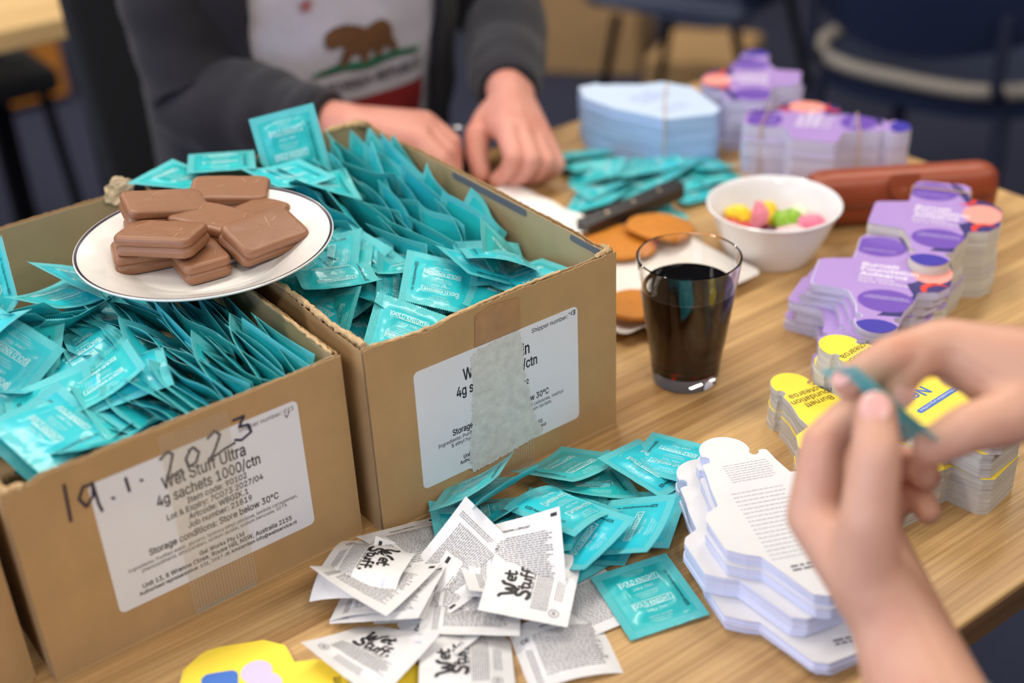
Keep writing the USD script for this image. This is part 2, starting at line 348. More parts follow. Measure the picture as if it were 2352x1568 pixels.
pp = np.array([(82, 114.5), (100, 117), (122, 117.6), (124, 100), (123, 90), (126, 70), (129, 55), (132, 42), (137, 30), (140, 25.5), (131, 23.5), (118, 22), (100, 19.8), (86, 18.5), (75, 17.5), (74, 30), (76.5, 50), (77.5, 60), (80, 82), (81, 95), (79, 104)]) / 1000
pr = Polygon(pp).segmentize(.0015); q = np.array(pr.exterior.coords); q += .0006 * np.random.default_rng(3).normal(size=q.shape)
mp = ext(Polygon(q).buffer(0), .0004)
part(c2, 'torn_patch', on_front(mp, 0, 0, .0005), torn_paper, False, label='grey torn paper patch stuck over the label')
part(c2, 'torn_strip', on_front(ext(Polygon([(.084, .1187), (.1225, .1187), (.122, .1435), (.100, .1455), (.086, .1425)]), .0004), 0, 0, .0003), mat('tape_residue', lin(160, 118, 76), .35, vary=.18, vscale=90, bump=.6, bscale=400, bdist=.0006), False, label='brown tape remnant with creases')
part(c2, 'strapping_tape', on_front(ext(sbox(.0935, .0003, .1305, .0285), .0002), 0, 0, .0006), tape, False)
part(c2, 'tape_end', on_front(cat(*[ext(sbox(.106 + .0011 * k, .0005, .1065 + .0011 * k, .0040), .0002) for k in range(22)]), 0, 0, .0009), mat('tape_fibre', lin(190, 182, 160), .6), False)
part(c2, 'torn_edge', torn_edge([(.004, .005, .149), (.002, .04, .1485), (.003, .09, .1485), (.002, .15, .149), (.003, .22, .149)], .0021, rng2), kraft_torn)
part(c2, 'torn_edge', torn_edge([(.006, .003, .1485), (.03, .002, .1462), (.055, .002, .1455), (.08, .002, .148), (.12, .003, .1488), (.16, .002, .1492)], .0011, rng2), kraft_torn)
part(c2, 'torn_edge', torn_edge([(.195, .003, .149), (.207, .003, .150), (.208, .012, .1495)], .0017, rng2), kraft_torn)
part(c2, 'torn_edge', torn_edge([(.206, .335, .149), (.195, .341, .150), (.17, .342, .1492)], .0026, rng2), kraft_torn)
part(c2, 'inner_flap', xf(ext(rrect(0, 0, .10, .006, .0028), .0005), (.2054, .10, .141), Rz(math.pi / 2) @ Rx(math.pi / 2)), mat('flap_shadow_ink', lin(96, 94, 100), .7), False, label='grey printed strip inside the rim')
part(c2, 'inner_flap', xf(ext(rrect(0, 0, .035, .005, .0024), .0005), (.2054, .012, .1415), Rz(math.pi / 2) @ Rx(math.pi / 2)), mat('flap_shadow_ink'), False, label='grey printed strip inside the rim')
# left-hand carton
m1 = M4((-.0107, .011, TZ), Rz(.0104)) @ M4((-.218, 0, 0))
c1, rng1 = carton('opened brown carton of teal packets dated in black marker, beside the stack of chocolate biscuits', .218, .344, .1445, m1, 9, .0007, left_dips=((.30, .05, .004),), front_dips=((.01, .01, .004),))
sx = .218
L1 = [('Shipper number: 073', sx - .0375, .1215, .0030, .95, False, 'r', 0), ('Wet Stuff Ultra', sx - .1015, .1068, .0086, .68, True, 'c', 0), ('4g sachets 1000/ctn', sx - .1000, .0958, .0076, .68, True, 'c', 0),
      ('Item code: 90102', sx - .096, .0878, .0042, .82, True, 'c', 0), ('Lot & Expiry: 7C073 2027/04', sx - .098, .0818, .0042, .82, True, 'c', 0), ('Artcode: WBGIK.1', sx - .097, .0758, .0042, .82, True, 'c', 0), ('Job number: 21819', sx - .097, .0698, .0042, .82, True, 'c', 0),
      ('Storage conditions: Store below 30\u00b0C', sx - .1015, .0628, .0048, .76, True, 'c', 0), ('Ingredients: Purified water, glycerin, hydroxy ethyl cellulose, lambda carrageenan,', sx - .1025, .0560, .0026, .84, False, 'c', 0),
      ('phenoxyethanol, ethylparaben, sodium lactate, sodium benzoate, EDTA', sx - .1025, .0523, .0026, .84, False, 'c', 0), ('Gel Works Pty Ltd', sx - .100, .0455, .0032, .84, True, 'c', 0), ('Unit 13, 8 Wrenne Close, Rouse Hill, NSW, Australia 2155', sx - .1025, .0408, .0034, .82, True, 'c', 0),
      ('Authorised representative: 101, 1017 JB Amsterdam info@webservice.nl', sx - .1025, .0360, .0027, .86, True, 'c', 0)]
lab1 = label_with(c1, sx - .1715, .0280, sx - .0345, .1262, L1)
hw = [[(-184, 133), (-185.5, 108)], [(-168.5, 126), (-174, 127), (-178, 120), (-175, 113), (-170, 118), (-168.5, 127), (-168, 112), (-167, 106)], [(-159.5, 111.5), (-158.7, 111)], [(-149.5, 121), (-149, 111.5)], [(-141, 115.5), (-140.3, 115)],
      [(-127, 124), (-122, 127), (-119, 124), (-123, 114), (-126, 108), (-116, 111)], [(-108, 122), (-112, 117), (-111, 111), (-106, 112), (-103, 118), (-106, 123), (-109, 122)], [(-96, 125), (-91, 128), (-88, 124), (-93, 115), (-97, 110), (-86, 113), (-80, 114)], [(-78, 130), (-71, 130), (-75, 124), (-69, 123), (-68, 117), (-75, 114), (-79, 116)]]
part(c1, 'marker_writing', on_front(flat(poly2d(strokes([[(sx + a / 1000, b / 1000) for a, b in p] for p in hw], .0018))), 0, 0, .0005), marker, False, label='handwritten date 19.1.2023')
part(lab1, 'pen_writing', on_front(flat(poly2d(strokes([[(sx - .0440, .1190), (sx - .0430, .1165), (sx - .0405, .1205)]], .0006))), 0, 0, .00046), marker, False, label='blue pen tick')
part(c1, 'strapping_tape', on_front(ext(sbox(sx - .126, .0003, sx - .0815, .139), .0002), 0, 0, .0006), tape, False)
part(c1, 'tape_end', on_front(cat(*[ext(sbox(sx - .125 + .0011 * k, .0005, sx - .1246 + .0011 * k, .0045), .0002) for k in range(39)]), 0, 0, .0009), mat('tape_fibre'), False)
part(c1, 'torn_edge', torn_edge([(sx - .003, .006, .145), (sx - .003, .10, .1445), (sx - .004, .20, .145)], .0013, rng1), kraft_torn)
part(c1, 'torn_edge', torn_edge([(.002, .02, .143), (.001, .004, .141), (.012, .001, .1425)], .0024, rng1), kraft_torn)
part(c1, 'torn_flake', xf(flake(rng1, .014), (sx - .006, .341, .146), Rx(1.2) @ Rz(.4)), mat('torn_paper_pale', lin(205, 182, 150), .95, vary=.15, vscale=200), False, label='pale torn board flake')
part(c1, 'torn_flake', xf(flake(rng1, .007), (sx - .004, .343, .153), Rx(1.0)), mat('torn_paper_pale'), False)
# third carton, only a corner shows
m3 = M4((-.0107, .011, TZ), Rz(.0104)) @ M4((-.218 - .0085 - .22, .012, 0))
c3, rng3 = carton('plain brown carton cut off by the left edge of the picture', .22, .33, .132, m3, 21)
part(c3, 'strapping_tape', on_front(ext(sbox(.09, .0003, .125, .12), .0002), 0, 0, .0004), tape, False)

# ---------------------------------------------------------------- teal foil packets
PW, PH = .055, .060
def sstep(x): x = np.clip(x, 0, 1); return x * x * (3 - 2 * x)
def foil_mat():
    n = {'tc': ('texture_coordinate', {}), 'sx': ('separate_xyz', {}), 'ax': ('math', {'math_type': 'absolute'}), 'ay': ('math', {'math_type': 'absolute'}),
         'mx': ('math', {'math_type': 'greater_than', 'value2': .0222}), 'my': ('math', {'math_type': 'greater_than', 'value2': .0238}), 'mm': ('math', {'math_type': 'maximum'}),
         'kx': ('math', {'math_type': 'multiply', 'value2': 6283 / 1.0}), 'ky': ('math', {'math_type': 'multiply', 'value2': 6283 / 1.0}), 'six': ('math', {'math_type': 'sine'}), 'siy': ('math', {'math_type': 'sine'}),
         'px': ('math', {'math_type': 'multiply'}), 'py': ('math', {'math_type': 'multiply_add', 'value3': 0.0}), 'sum': ('math', {'math_type': 'add'}),
         'wr': ('noise_texture', {'scale': 55.0, 'detail': 3.0, 'distortion': .8}), 'wmap': ('mapping', {'scale': (1., 1., 1.)}), 'wm': ('math', {'math_type': 'multiply', 'value2': 1.5}), 'hgt': ('math', {'math_type': 'add'}),
         'b': ('bump', {'strength': .55, 'distance': .00035}), 'oi': ('object_info', {}), 'mr': ('map_range', {'from_min': 0., 'from_max': 1., 'to_min': .86, 'to_max': 1.14}),
         'mh': ('map_range', {'from_min': 0., 'from_max': 1., 'to_min': .485, 'to_max': .512}), 'hs': ('hsv', {'color': lin(40, 186, 196)}),
         'mc': ('mix_color', {'blend_type': 'mix', 'b': lin(122, 220, 223)}), 'mf': ('math', {'math_type': 'multiply', 'value2': .55}),
         'p': ('principled_bsdf', {'roughness': .34, 'specular_ior_level': .42, 'coat_weight': .25, 'coat_roughness': .08})}
    l = [('tc.object', 'sx.vector'), ('sx.x', 'ax.value1'), ('sx.y', 'ay.value1'), ('ax.value', 'mx.value1'), ('ay.value', 'my.value1'), ('mx.value', 'mm.value1'), ('my.value', 'mm.value2'),
         ('sx.x', 'kx.value1'), ('sx.y', 'ky.value1'), ('kx.value', 'six.value1'), ('ky.value', 'siy.value1'), ('six.value', 'px.value1'), ('mm.value', 'px.value2'), ('siy.value', 'py.value1'), ('mx.value', 'py.value2'),
         ('px.value', 'sum.value1'), ('py.value', 'sum.value2'), ('tc.object', 'wmap.vector'), ('wmap.vector', 'wr.vector'), ('wr.fac', 'wm.value1'), ('sum.value', 'hgt.value1'), ('wm.value', 'hgt.value2'), ('hgt.value', 'b.height'), ('b.normal', 'p.normal'),
         ('oi.random', 'mr.value'), ('oi.random', 'mh.value'), ('mr.result', 'hs.value'), ('mh.result', 'hs.hue'), ('hs.color', 'mc.a'), ('mm.value', 'mf.value1'), ('mf.value', 'mc.fac'), ('mc.result', 'p.base_color')]
    return usdkit.material(stage, '/World/Looks/teal_foil', n, l, surface='p.BSDF')
foil = foil_mat()
foil_print = mat('foil_print', lin(196, 236, 236), .4)
code_ink = mat('code_ink', lin(14, 40, 52), .5)
BEND = [lambda x, y: 0 * x, lambda x, y: 4.5 * x * x, lambda x, y: 3.0 * (x + y) ** 2 - 1.5 * (x - y) ** 2, lambda x, y: -5.5 * x * x, lambda x, y: 5.0 * x * y, lambda x, y: 4.0 * np.maximum(0, y - .004) ** 2 * 3 - 2.0 * x * x,
        lambda x, y: -4.0 * y * y + 2.0 * x * y, lambda x, y: .0022 * np.sin(y * 120) + 2.5 * x * x]
def packet_surface(k, w, h, fill=1.0, seed=0, ring=True):
    def top(x, y):
        m = sstep((w / 2 - .0052 - abs(x)) / .0105) * sstep((h / 2 - .0062 - abs(y)) / .0105)
        r = np.hypot(x, y - .001)
        P = np.column_stack([np.ravel(x) * 150, np.ravel(y) * 150, np.full(np.size(x), 7.3 * seed)])
        wr = (meshkit.fbm(P, 3, seed) - .5).reshape(np.shape(x))
        e = .0013 * fill + (.0006 * np.exp(-((r - .0165) / .0042) ** 2) if ring else 0)
        return m * e + .0009 * wr * (.35 + .65 * sstep((w / 2 - abs(x)) / .02)) + BEND[k](x, y)
    def bot(x, y):
        m = sstep((w / 2 - .0052 - abs(x)) / .0105) * sstep((h / 2 - .0062 - abs(y)) / .0105)
        P = np.column_stack([np.ravel(x) * 150, np.ravel(y) * 150, np.full(np.size(x), 7.3 * seed)])
        wr = (meshkit.fbm(P, 3, seed) - .5).reshape(np.shape(x))
        return -m * .0009 * fill + .0009 * wr * (.35 + .65 * sstep((w / 2 - abs(x)) / .02)) + BEND[k](x, y) - .00025
    return top, bot
def packet_mesh(top, bot, w, h, tooth=.0009, nx=72, ny=34):
    xs = np.linspace(-w / 2, w / 2, nx + 1); ys = np.linspace(-h / 2, h / 2, ny + 1)
    X, Y = np.meshgrid(xs, ys, indexing='ij')
    if tooth:
        tri = (np.arange(nx + 1) % 2) * tooth
        Y[:, -1] -= tri; Y[:, 0] += tri
    Zt, Zb = top(X, Y), bot(X, Y)
    n = (nx + 1) * (ny + 1); V = np.vstack([np.column_stack([X.ravel(), Y.ravel(), Zt.ravel()]), np.column_stack([X.ravel(), Y.ravel(), Zb.ravel()])])
    I = np.arange(n).reshape(nx + 1, ny + 1); q = []
    a, b, c, d = I[:-1, :-1].ravel(), I[1:, :-1].ravel(), I[1:, 1:].ravel(), I[:-1, 1:].ravel()
    F = [np.column_stack([a, b, c]), np.column_stack([a, c, d]), np.column_stack([c, b, a]) + n, np.column_stack([d, c, a]) + n]
    ring = np.concatenate([I[:, 0], I[-1, 1:], I[-2::-1, -1], I[0, -2::-1]])
    r0, r1 = ring[:-1], ring[1:]
    F += [np.column_stack([r0, r0 + n, r1 + n]), np.column_stack([r0, r1 + n, r1])]
    return trimesh.Trimesh(V, np.vstack(F), process=False)
def knight_print(zf, dz=.00026):
    rng = np.random.default_rng(4); ms = []
    def add(vf, x, y, rot=0.0): ms.append(flat(vf, x, y, rot, zf, dz))
    def boxed(y):
        add(poly2d(frame2d(-.0150, y - .0029, .0130, y + .0029, .0005).segmentize(.0015)), 0, 0); add(text2d('GOLD KNIGHT.', .0036, .74, True), -.001, y)
    def smalls(y):
        for i, s in enumerate(('LUBRICATED LATEX CONDOM', 'ELECTRONICALLY TESTED', 'STORE BELOW 35\u00b0C')): add(text2d(s, .00105, .78), -.001, y - .0019 * i)
    smalls(.0222); boxed(.0128); add(text2d('Ultra Thin', .0022, 1.0, False, .45), -.001, .0066); smalls(.0022); boxed(-.0074); add(text2d('Ultra Thin', .0022, 1.0, False, .45), -.001, -.0136); smalls(-.0182)
    return cat(*ms)
def code_print(zf, dz=.00026):
    return cat(flat(text2d('LOT\u00b7PM460002', .0016, 1.1, True), .0190, -.0075, math.pi / 2, zf, dz), flat(poly2d(frame2d(-.0026, -.0012, .0026, .0012, .0003)), .0190, -.0148, math.pi / 2, zf, dz), flat(text2d('2026-10', .0016, 1.15, True), .0190, .0100, math.pi / 2, zf, dz), flat(poly2d(frame2d(-.0008, -.0011, .0008, .0011, .0004)), .0190, .0030, math.pi / 2, zf, dz))
PROTO = {}
def packet(variant, label, m, group=None):
    if variant in PROTO: return copy_of(PROTO[variant], 'condom_packet', label, m, group, 'packet')
    t = thing('condom_packet', label, 'packet', m, group)
    top, bot = packet_surface(variant, PW, PH, seed=variant + 1)
    part(t, 'foil_sleeve', packet_mesh(top, bot, PW, PH), foil, 40)
    part(t, 'print', knight_print(top), foil_print, False, label='pale printed lettering')
    part(t, 'batch_code', code_print(top), code_ink, False, label='dark batch code')
    PROTO[variant] = t
    return t

# ---------------------------------------------------------------- white sachets
SW, SH = .062, .056
sachet_white = mat('sachet_white', lin(222, 221, 222), .38, vary=.015, vscale=40, bump=.25, bscale=90, bdist=.0006, coat_weight=.2, coat_roughness=.2)
sachet_ink = mat('sachet_ink', lin(30, 28, 32), .5)
sachet_grey = mat('sachet_small_print', lin(132, 130, 136), .6)
sachet_blue = mat('sachet_blue_print', lin(120, 140, 220), .6)
def logo():
    """the rounded hand-drawn two-line name"""
    W = [[(-1.2, 10.2), (-.2, 9.6), (.5, 6.6), (1.3, 4.5), (2.2, 5.4), (3.0, 7.8)], [(3.0, 7.8), (3.7, 5.2), (4.6, 4.5), (5.4, 6.2), (6.0, 8.8), (7.2, 10.0)]]
    e = [[(8.0, 6.6), (10.4, 6.8), (10.2, 8.0), (9.0, 8.2), (8.0, 7.0), (8.4, 5.4), (10.4, 5.2)]]
    t1 = [[(12.0, 9.8), (11.9, 6.0), (12.6, 5.2), (13.6, 5.6)], [(10.9, 8.2), (13.6, 8.4)]]
    S = [[(4.0, 3.0), (2.4, 3.8), (.6, 3.2), (.8, 1.8), (2.8, .6), (3.4, -.8), (2.0, -2.0), (-.6, -1.4)]]
    t2 = [[(5.6, 3.0), (5.5, -.8), (6.4, -1.5), (7.2, -1.0)], [(4.6, 1.4), (7.0, 1.5)]]
    u = [[(8.0, 1.2), (8.0, -.8), (8.8, -1.5), (9.8, -1.0), (10.2, 1.2)], [(10.2, 1.2), (10.4, -1.4)]]
    f1 = [[(13.4, 3.4), (12.4, 3.2), (12.2, 1.6), (12.0, -1.6)], [(11.2, 1.0), (13.4, 1.2)]]
    f2 = [[(16.4, 3.4), (15.2, 3.2), (15.0, 1.6), (14.8, -1.6)], [(14.2, 1.0), (16.6, 1.2)]]
    def cur(p):
        p = np.array(p, float); n = len(p)
        if n < 3: return LineString(p)
        q = np.vstack([2 * p[0] - p[1], p, 2 * p[-1] - p[-2]]); o = []
        for k in range(1, n):
            a, b, c, d = q[k - 1], q[k], q[k + 1], q[k + 2]
            for t in np.linspace(0, 1, 7)[:-1]: o.append(.5 * (2 * b + (c - a) * t + (2 * a - 5 * b + 4 * c - d) * t * t + (3 * b - a - 3 * c + d) * t ** 3))
        return LineString(o + [p[-1]])
    thick = unary_union([cur(p).buffer(.80, quad_segs=5) for p in W + S]); thin = unary_union([cur(p).buffer(.58, quad_segs=5) for p in e + t1 + t2 + u + f1 + f2])
    return unary_union([thick, thin, Point(17.6, -1.2).buffer(.8)])
LOGO = poly2d(affinity.scale(affinity.translate(logo(), -8.4, -4), .00150, .00150, origin=(0, 0)))
def sachet(face, variant, label, m, seed, group=None):
    t = thing('lubricant_sachet', label, 'sachet', m, group)
    rng = np.random.default_rng(seed)
    b = [0, 2, 3, 4, 6][variant % 5]
    top, bot = packet_surface(b, SW, SH, .9, seed=seed % 5 + 11, ring=False)
    if variant == 9:                                             # the sachet that has curled up
        rr = .021
        def curl(x, y): return 9.0 * np.maximum(0, abs(x) - .006) ** 2 * np.where(x > 0, 1.0, .5) * 1.6 - .0
        t0, b0 = top, bot
        top = lambda x, y: t0(x, y) - curl(x, y) * 1.0; bot = lambda x, y: b0(x, y) - curl(x, y) * 1.0
    part(t, 'foil_sleeve', packet_mesh(top, bot, SW, SH, 0, 36, 34), sachet_white, 40)
    dz = .00022
    if face == 'front':
        part(t, 'logo', flat(LOGO, -.002, .0085, 0, top, dz), sachet_ink, False, label='black brand lettering')
        small = [flat(text2d('PERSONAL LUBRICANT - WATER BASED', .0011, .9, True), -.002, -.0015, 0, top, dz)]
        part(t, 'headline', cat(*small), sachet_ink, False)
        part(t, 'small_print', cat(flat(print_bars(rng, -.022, .022, -.014, -.0032, .00135, .0006), 0, 0, 0, top, dz), flat(print_bars(rng, -.012, .010, -.021, -.0165, .0014, .0005), 0, 0, 0, top, dz)), sachet_grey, False, label='fine grey text')
        ring = Point(0, 0).buffer(.0032, quad_segs=8).difference(Point(0, 0).buffer(.0028, quad_segs=8))
        part(t, 'round_mark', cat(flat(poly2d(ring), -.0225, -.0180, 0, top, dz), flat(text2d('30', .0022, .8, True), -.0225, -.0180, 0, top, dz)), sachet_ink, False, label='small ring mark')
        part(t, 'flavour_word', flat(text2d('PLAIN', .0013, 1.0), .0205, .0190, .0, top, dz), sachet_blue, False, label='small blue word')
    else:
        part(t, 'headline', cat(flat(text2d('PERSONAL LUBRICANT', .0015, .85, True), .0, .0205, 0, top, dz), flat(text2d('C\u03f5', .0036, .9, True) if False else text2d('CE', .0032, .9, True), -.0215, .0125, 0, top, dz)), sachet_ink, False)
        part(t, 'small_print', flat(print_bars(rng, -.0165, .0245, -.0205, .0150, .00155, .0007), 0, 0, 0, top, dz), mat('sachet_back_print', lin(128, 126, 130), .6), False, label='rows of fine text')
        part(t, 'side_print', flat(print_bars(rng, -.018, .012, -.0015, .0015, .0014, .0006), -.0215, -.006, math.pi / 2, top, dz), sachet_grey, False)
        part(t, 'register_mark', flat(poly2d(sbox(-.0022, -.0011, .0022, .0011)), .0265, .0240, 0, top, dz), sachet_ink, False, label='black register bar')
    return t

# ---------------------------------------------------------------- plate of chocolate biscuits resting across the cartons
china = mat('white_china', lin(232, 229, 224), .18, coat_weight=.5, coat_roughness=.05)
rimline = mat('plate_rim_line', lin(46, 40, 58), .3)
PLX, PLY, PLZ = -.0215, .1775, TZ + .170
t = thing('plate', 'round white plate with a dark rim line holding the chocolate biscuits', 'plate', M4((PLX, PLY, PLZ)))
R = .0912
prof = [(0, -.0165), (.050, -.0165), (.0535, -.0158), (.0600, -.0130), (.074, -.0062), (.0885, -.0012), (R - .0006, -.0002), (R, -.0009), (R - .0003, -.0019), (.0885, -.0030), (.074, -.0082), (.0600, -.0152), (.0545, -.0190), (.050, -.0205), (.0475, -.0205), (.0470, -.0190), (0, -.0190)]
def smooth_prof(p, n=6):
    p = np.array(p); s = np.r_[0, np.cumsum(np.linalg.norm(np.diff(p, axis=0), axis=1))]
    from scipy.interpolate import PchipInterpolator
    u = np.unique(np.r_[s, np.linspace(0, s[-1], n * len(p))]); return np.column_stack([PchipInterpolator(s, p[:, 0])(u), PchipInterpolator(s, p[:, 1])(u)])
part(t, 'dish', lathe(prof, 120), china, 35)
part(t, 'rim_line', lathe([(R - .0027, -.00085), (R - .0019, -.00052), (R - .0010, -.00020), (R - .0010, -.0004), (R - .0027, -.0011), (R - .0027, -.00085)], 120), rimline, 60, label='thin dark line round the rim')
choc = mat('milk_chocolate', lin(138, 94, 65), .40, vary=.05, vscale=60, bump=.12, bscale=260, bdist=.0006, subsurface_weight=.08, subsurface_scale=.003)
crumb = mat('chocolate_scuff', lin(178, 136, 106), .6)
def biscuit_mesh(seed):
    L, W, Hh = .060, .034, .0152
    def cross(sx, sy, r):
        return rrect(-sx / 2, -sy / 2, sx / 2, sy / 2, r)
    zs = np.array([0, .0006, .0018, .0045, .0062, .0072, .0080, .0090, .0105, .0132, .0145, .0151, .0152]); ins = np.array([.0030, .0014, .0004, 0, .0004, .0016, .0017, .0006, .0000, .0003, .0012, .0026, .0048])
    rings = []
    base = np.array(rrect(-L / 2, -W / 2, L / 2, W / 2, .006).segmentize(.0022).exterior.coords)[:-1]
    ang = np.arctan2(base[:, 1], base[:, 0])
    for z, i in zip(zs, ins):
        sc = np.column_stack([base[:, 0] * (1 - 2 * i / L), base[:, 1] * (1 - 2 * i / W)]); rings.append(np.column_stack([sc, np.full(len(sc), z)]))
    V = np.vstack(rings); n = len(base); F = []
    for k in range(len(zs) - 1):
        for j in range(n): a, b = k * n + j, k * n + (j + 1) % n; F += [(a, b, b + n), (a, b + n, a + n)]
    # caps as concentric shrink
    def cap(k, z, flip):
        nonlocal V
        ring = np.arange(k * n, k * n + n); cur = ring
        for s in (.8, .55, .3):
            new = V[ring] * [s, s, 1]; st = len(V); V = np.vstack([V, new]); nx = np.arange(st, st + n)
            for j in range(n):
                a, b, c, d = cur[j], cur[(j + 1) % n], nx[(j + 1) % n], nx[j]; F.extend([(a, b, c), (a, c, d)] if not flip else [(c, b, a), (d, c, a)])
            cur = nx
        V = np.vstack([V, [0, 0, z]]); c0 = len(V) - 1
        for j in range(n): F.append((cur[j], cur[(j + 1) % n], c0) if not flip else (c0, cur[(j + 1) % n], cur[j]))
    cap(len(zs) - 1, .0152, False); cap(0, 0, True)
    m = trimesh.Trimesh(V, F, process=False)
    nz = meshkit.fbm(V * 110 + seed * 9.1, 3, seed) - .5; m.vertices = V + np.column_stack([nz * .0006, nz * .0007, nz * .0009])
    return m
def scuffs(seed):
    rng = np.random.default_rng(seed); ms = []
    for _ in range(4):
        x, y = rng.uniform(-.022, .022), rng.uniform(-.011, .011); a = rng.uniform(0, 6); k = rng.uniform(-1, 1) * 200; s = np.linspace(-.003, .003, 8)
        line = LineString(np.column_stack([s, k * s * s])).buffer(rng.uniform(.00012, .0004), quad_segs=2); ms.append(flat(poly2d(line), x, y, a, None, .01535))
    return cat(*ms)
BISC = {}
def biscuit(label, c, e, seed):
    m = M4((c[0], c[1], TZ + c[2]), zyx(*e)) @ M4((0, 0, -.0152))
    t = thing('chocolate_biscuit', label, 'biscuit', m)
    part(t, 'biscuit_body', biscuit_mesh(seed), choc, 50); part(t, 'scuff_marks', scuffs(seed + 40), crumb, False, label='pale scuffs on the chocolate')
biscuit('chocolate biscuit lying at the back of the plate, farthest from the cartons\u2019 labels', (.0288, .2400, .1735), (-34, 3, 8), 1)
biscuit('chocolate biscuit on top at the left back, tilted, with pale scratches', (-.0300, .2180, .1880), (-8, 12, 8), 2)
biscuit('chocolate biscuit in the middle of the pile, sloping down to the right', (-.0080, .1890, .1790), (-52, 10, 4), 3)
biscuit('chocolate biscuit half hidden behind the one leaning at the right of the plate', (.0230, .1960, .1695), (22, 3, 0), 4)
biscuit('chocolate biscuit leaning broad side to the front at the right of the plate', (.0150, .1520, .1745), (14, 6, 24), 5)
biscuit('chocolate biscuit on top at the front left of the pile', (-.0520, .1790, .1858), (-52, -3, -2), 6)
biscuit('chocolate biscuit at the bottom left of the pile, under the front top one', (-.0520, .1960, .1695), (-17, 0, 0), 7)
biscuit('chocolate biscuit at the bottom front of the pile, nearest the plate edge', (-.0330, .1700, .1695), (84, 0, 0), 8)
biscuit('chocolate biscuit at the bottom of the left side, under the scratched one', (-.0430, .2180, .1695), (80, 0, 2), 9)
# ---------------------------------------------------------------- glass of cola
glass = usdkit.material(stage, '/World/Looks/clear_glass', {'p': ('principled_bsdf', {'base_color': (1, 1, 1), 'roughness': 0.0, 'ior': 1.5, 'transmission_weight': 1.0})}, [], surface='p.BSDF')
cola = usdkit.material(stage, '/World/Looks/cola', {'p': ('principled_bsdf', {'base_color': (.95, .9, .85), 'roughness': 0.0, 'ior': 1.34, 'transmission_weight': 1.0}), 'v': ('absorption_volume', {'color': (.80, .24, .04), 'density': 380.0})}, [], surface='p.BSDF', volume='v.volume')
GX, GY = .2965, .0150
t = thing('glass_of_cola', 'clear tumbler half full of dark cola', 'drinking glass', M4((GX, GY, TZ)))
gp = [(0, .0005), (.0240, .0), (.0262, .0010), (.0268, .0030)] + [(.0268 + (.0408 - .0268) * k / 12 - (.0004 if k in (2, 3) else 0), .003 + (.1095 - .003) * k / 12) for k in range(1, 12)] + [(.0406, .1090), (.0406, .1102), (.0398, .1108), (.0390, .1102), (.0388, .1088)]
gp += [(.0389 - (.0389 - .0262) * k / 12, .1085 - (.1085 - .0150) * k / 12) for k in range(1, 4)] + [(.0262 + (.0389 - .0262) * (.0852 - .0150) / (.1085 - .0150), .0852)]
part(t, 'tumbler', lathe(gp, 96), glass, 40)
def rin(z): return .0262 + (.0389 - .0262) * (z - .0150) / (.1085 - .0150)
cp = [(0, .0102), (.018, .0105), (.0248, .0118), (.0264, .0145)] + [(rin(z), z) for z in np.linspace(.0155, .0845, 9)] + [(rin(.0852), .0852), (rin(.085) - .0012, .0848), (rin(.085) - .004, .0846), (0, .0846)]
part(t, 'cola', lathe(cp, 96), cola, 40, label='dark brown cola')
# ---------------------------------------------------------------- bowl of sweets
opal = mat('opal_glass', lin(236, 236, 240), .22, coat_weight=.4, coat_roughness=.05)
BX, BY = .5050, .1190
t = thing('bowl', 'white bowl with a flared rim holding jelly sweets', 'bowl', M4((BX, BY, TZ)))
bp = [(0, .0020), (.030, .0020), (.0345, .0), (.0365, .0004), (.0390, .0040), (.0450, .0150), (.0520, .0310), (.0575, .0450), (.0605, .0510), (.0622, .0530), (.0622, .0545), (.0608, .0552), (.0590, .0542), (.0555, .0475), (.0500, .0320), (.0430, .0160), (.0370, .0075), (.0300, .0048), (0, .0045)]
part(t, 'bowl_body', lathe(bp, 96), opal, 45)
def sweet_mesh(L, W, H, bend, seed):
    n = 9; s = np.linspace(-1, 1, n); pts = np.column_stack([s * (L / 2 - W / 2), bend * (s * s - .5) * W, 0 * s]); r = W / 2 * (1 + .14 * np.sin(s * 5 + seed)) * np.sqrt(np.clip(1.02 - (abs(s) ** 6), .25, 1))
    ms = [manifold3d.Manifold.sphere(float(q), 20).translate([float(x) for x in p]) for p, q in zip(pts, r)]
    m = ms[0]
    hs = [manifold3d.Manifold.batch_hull([ms[i], ms[i + 1]]) for i in range(n - 1)]
    m = manifold3d.Manifold.batch_boolean(hs, manifold3d.OpType.Add).scale([1, 1, H / W]).refine_to_length(.002)
    a = m.to_mesh(); t = trimesh.Trimesh(a.vert_properties[:, :3], a.tri_verts, process=False); v = t.vertices
    t.vertices = v + t.vertex_normals * ((meshkit.fbm(v * 260 + seed, 2, seed) - .5) * .0016)[:, None]; return t
def sweet(label, color, loc, e, dims, seed, name):
    mm = mat('jelly_' + name, lin(*color), .35, subsurface_weight=.35, subsurface_scale=.006, bump=.3, bscale=700, bdist=.0004)
    single('jelly_sweet', label, 'sweet', sweet_mesh(*dims, seed), mm, 60, m=M4((BX + loc[0], BY + loc[1], TZ + loc[2]), zyx(*e)))
sweet('pink jelly sweet standing upright in the bowl', (222, 128, 146), (-.012, .008, .042), (0, -80, 0), (.036, .0155, .014, .3), 1, 'pink')
sweet('yellow jelly sweet behind the upright pink one, to its left', (235, 196, 20), (-.012, .032, .0330), (120, -20, 0), (.036, .020, .016, .4), 2, 'yellow')
sweet('yellow jelly sweet just right of the upright pink one', (236, 190, 10), (.007, .012, .0360), (60, -25, 0), (.034, .019, .016, -.4), 3, 'yellow_deep')
sweet('green jelly sweet in the middle of the bowl', (126, 172, 34), (.014, -.003, .0340), (-30, 0, 10), (.036, .021, .017, .5), 4, 'green')
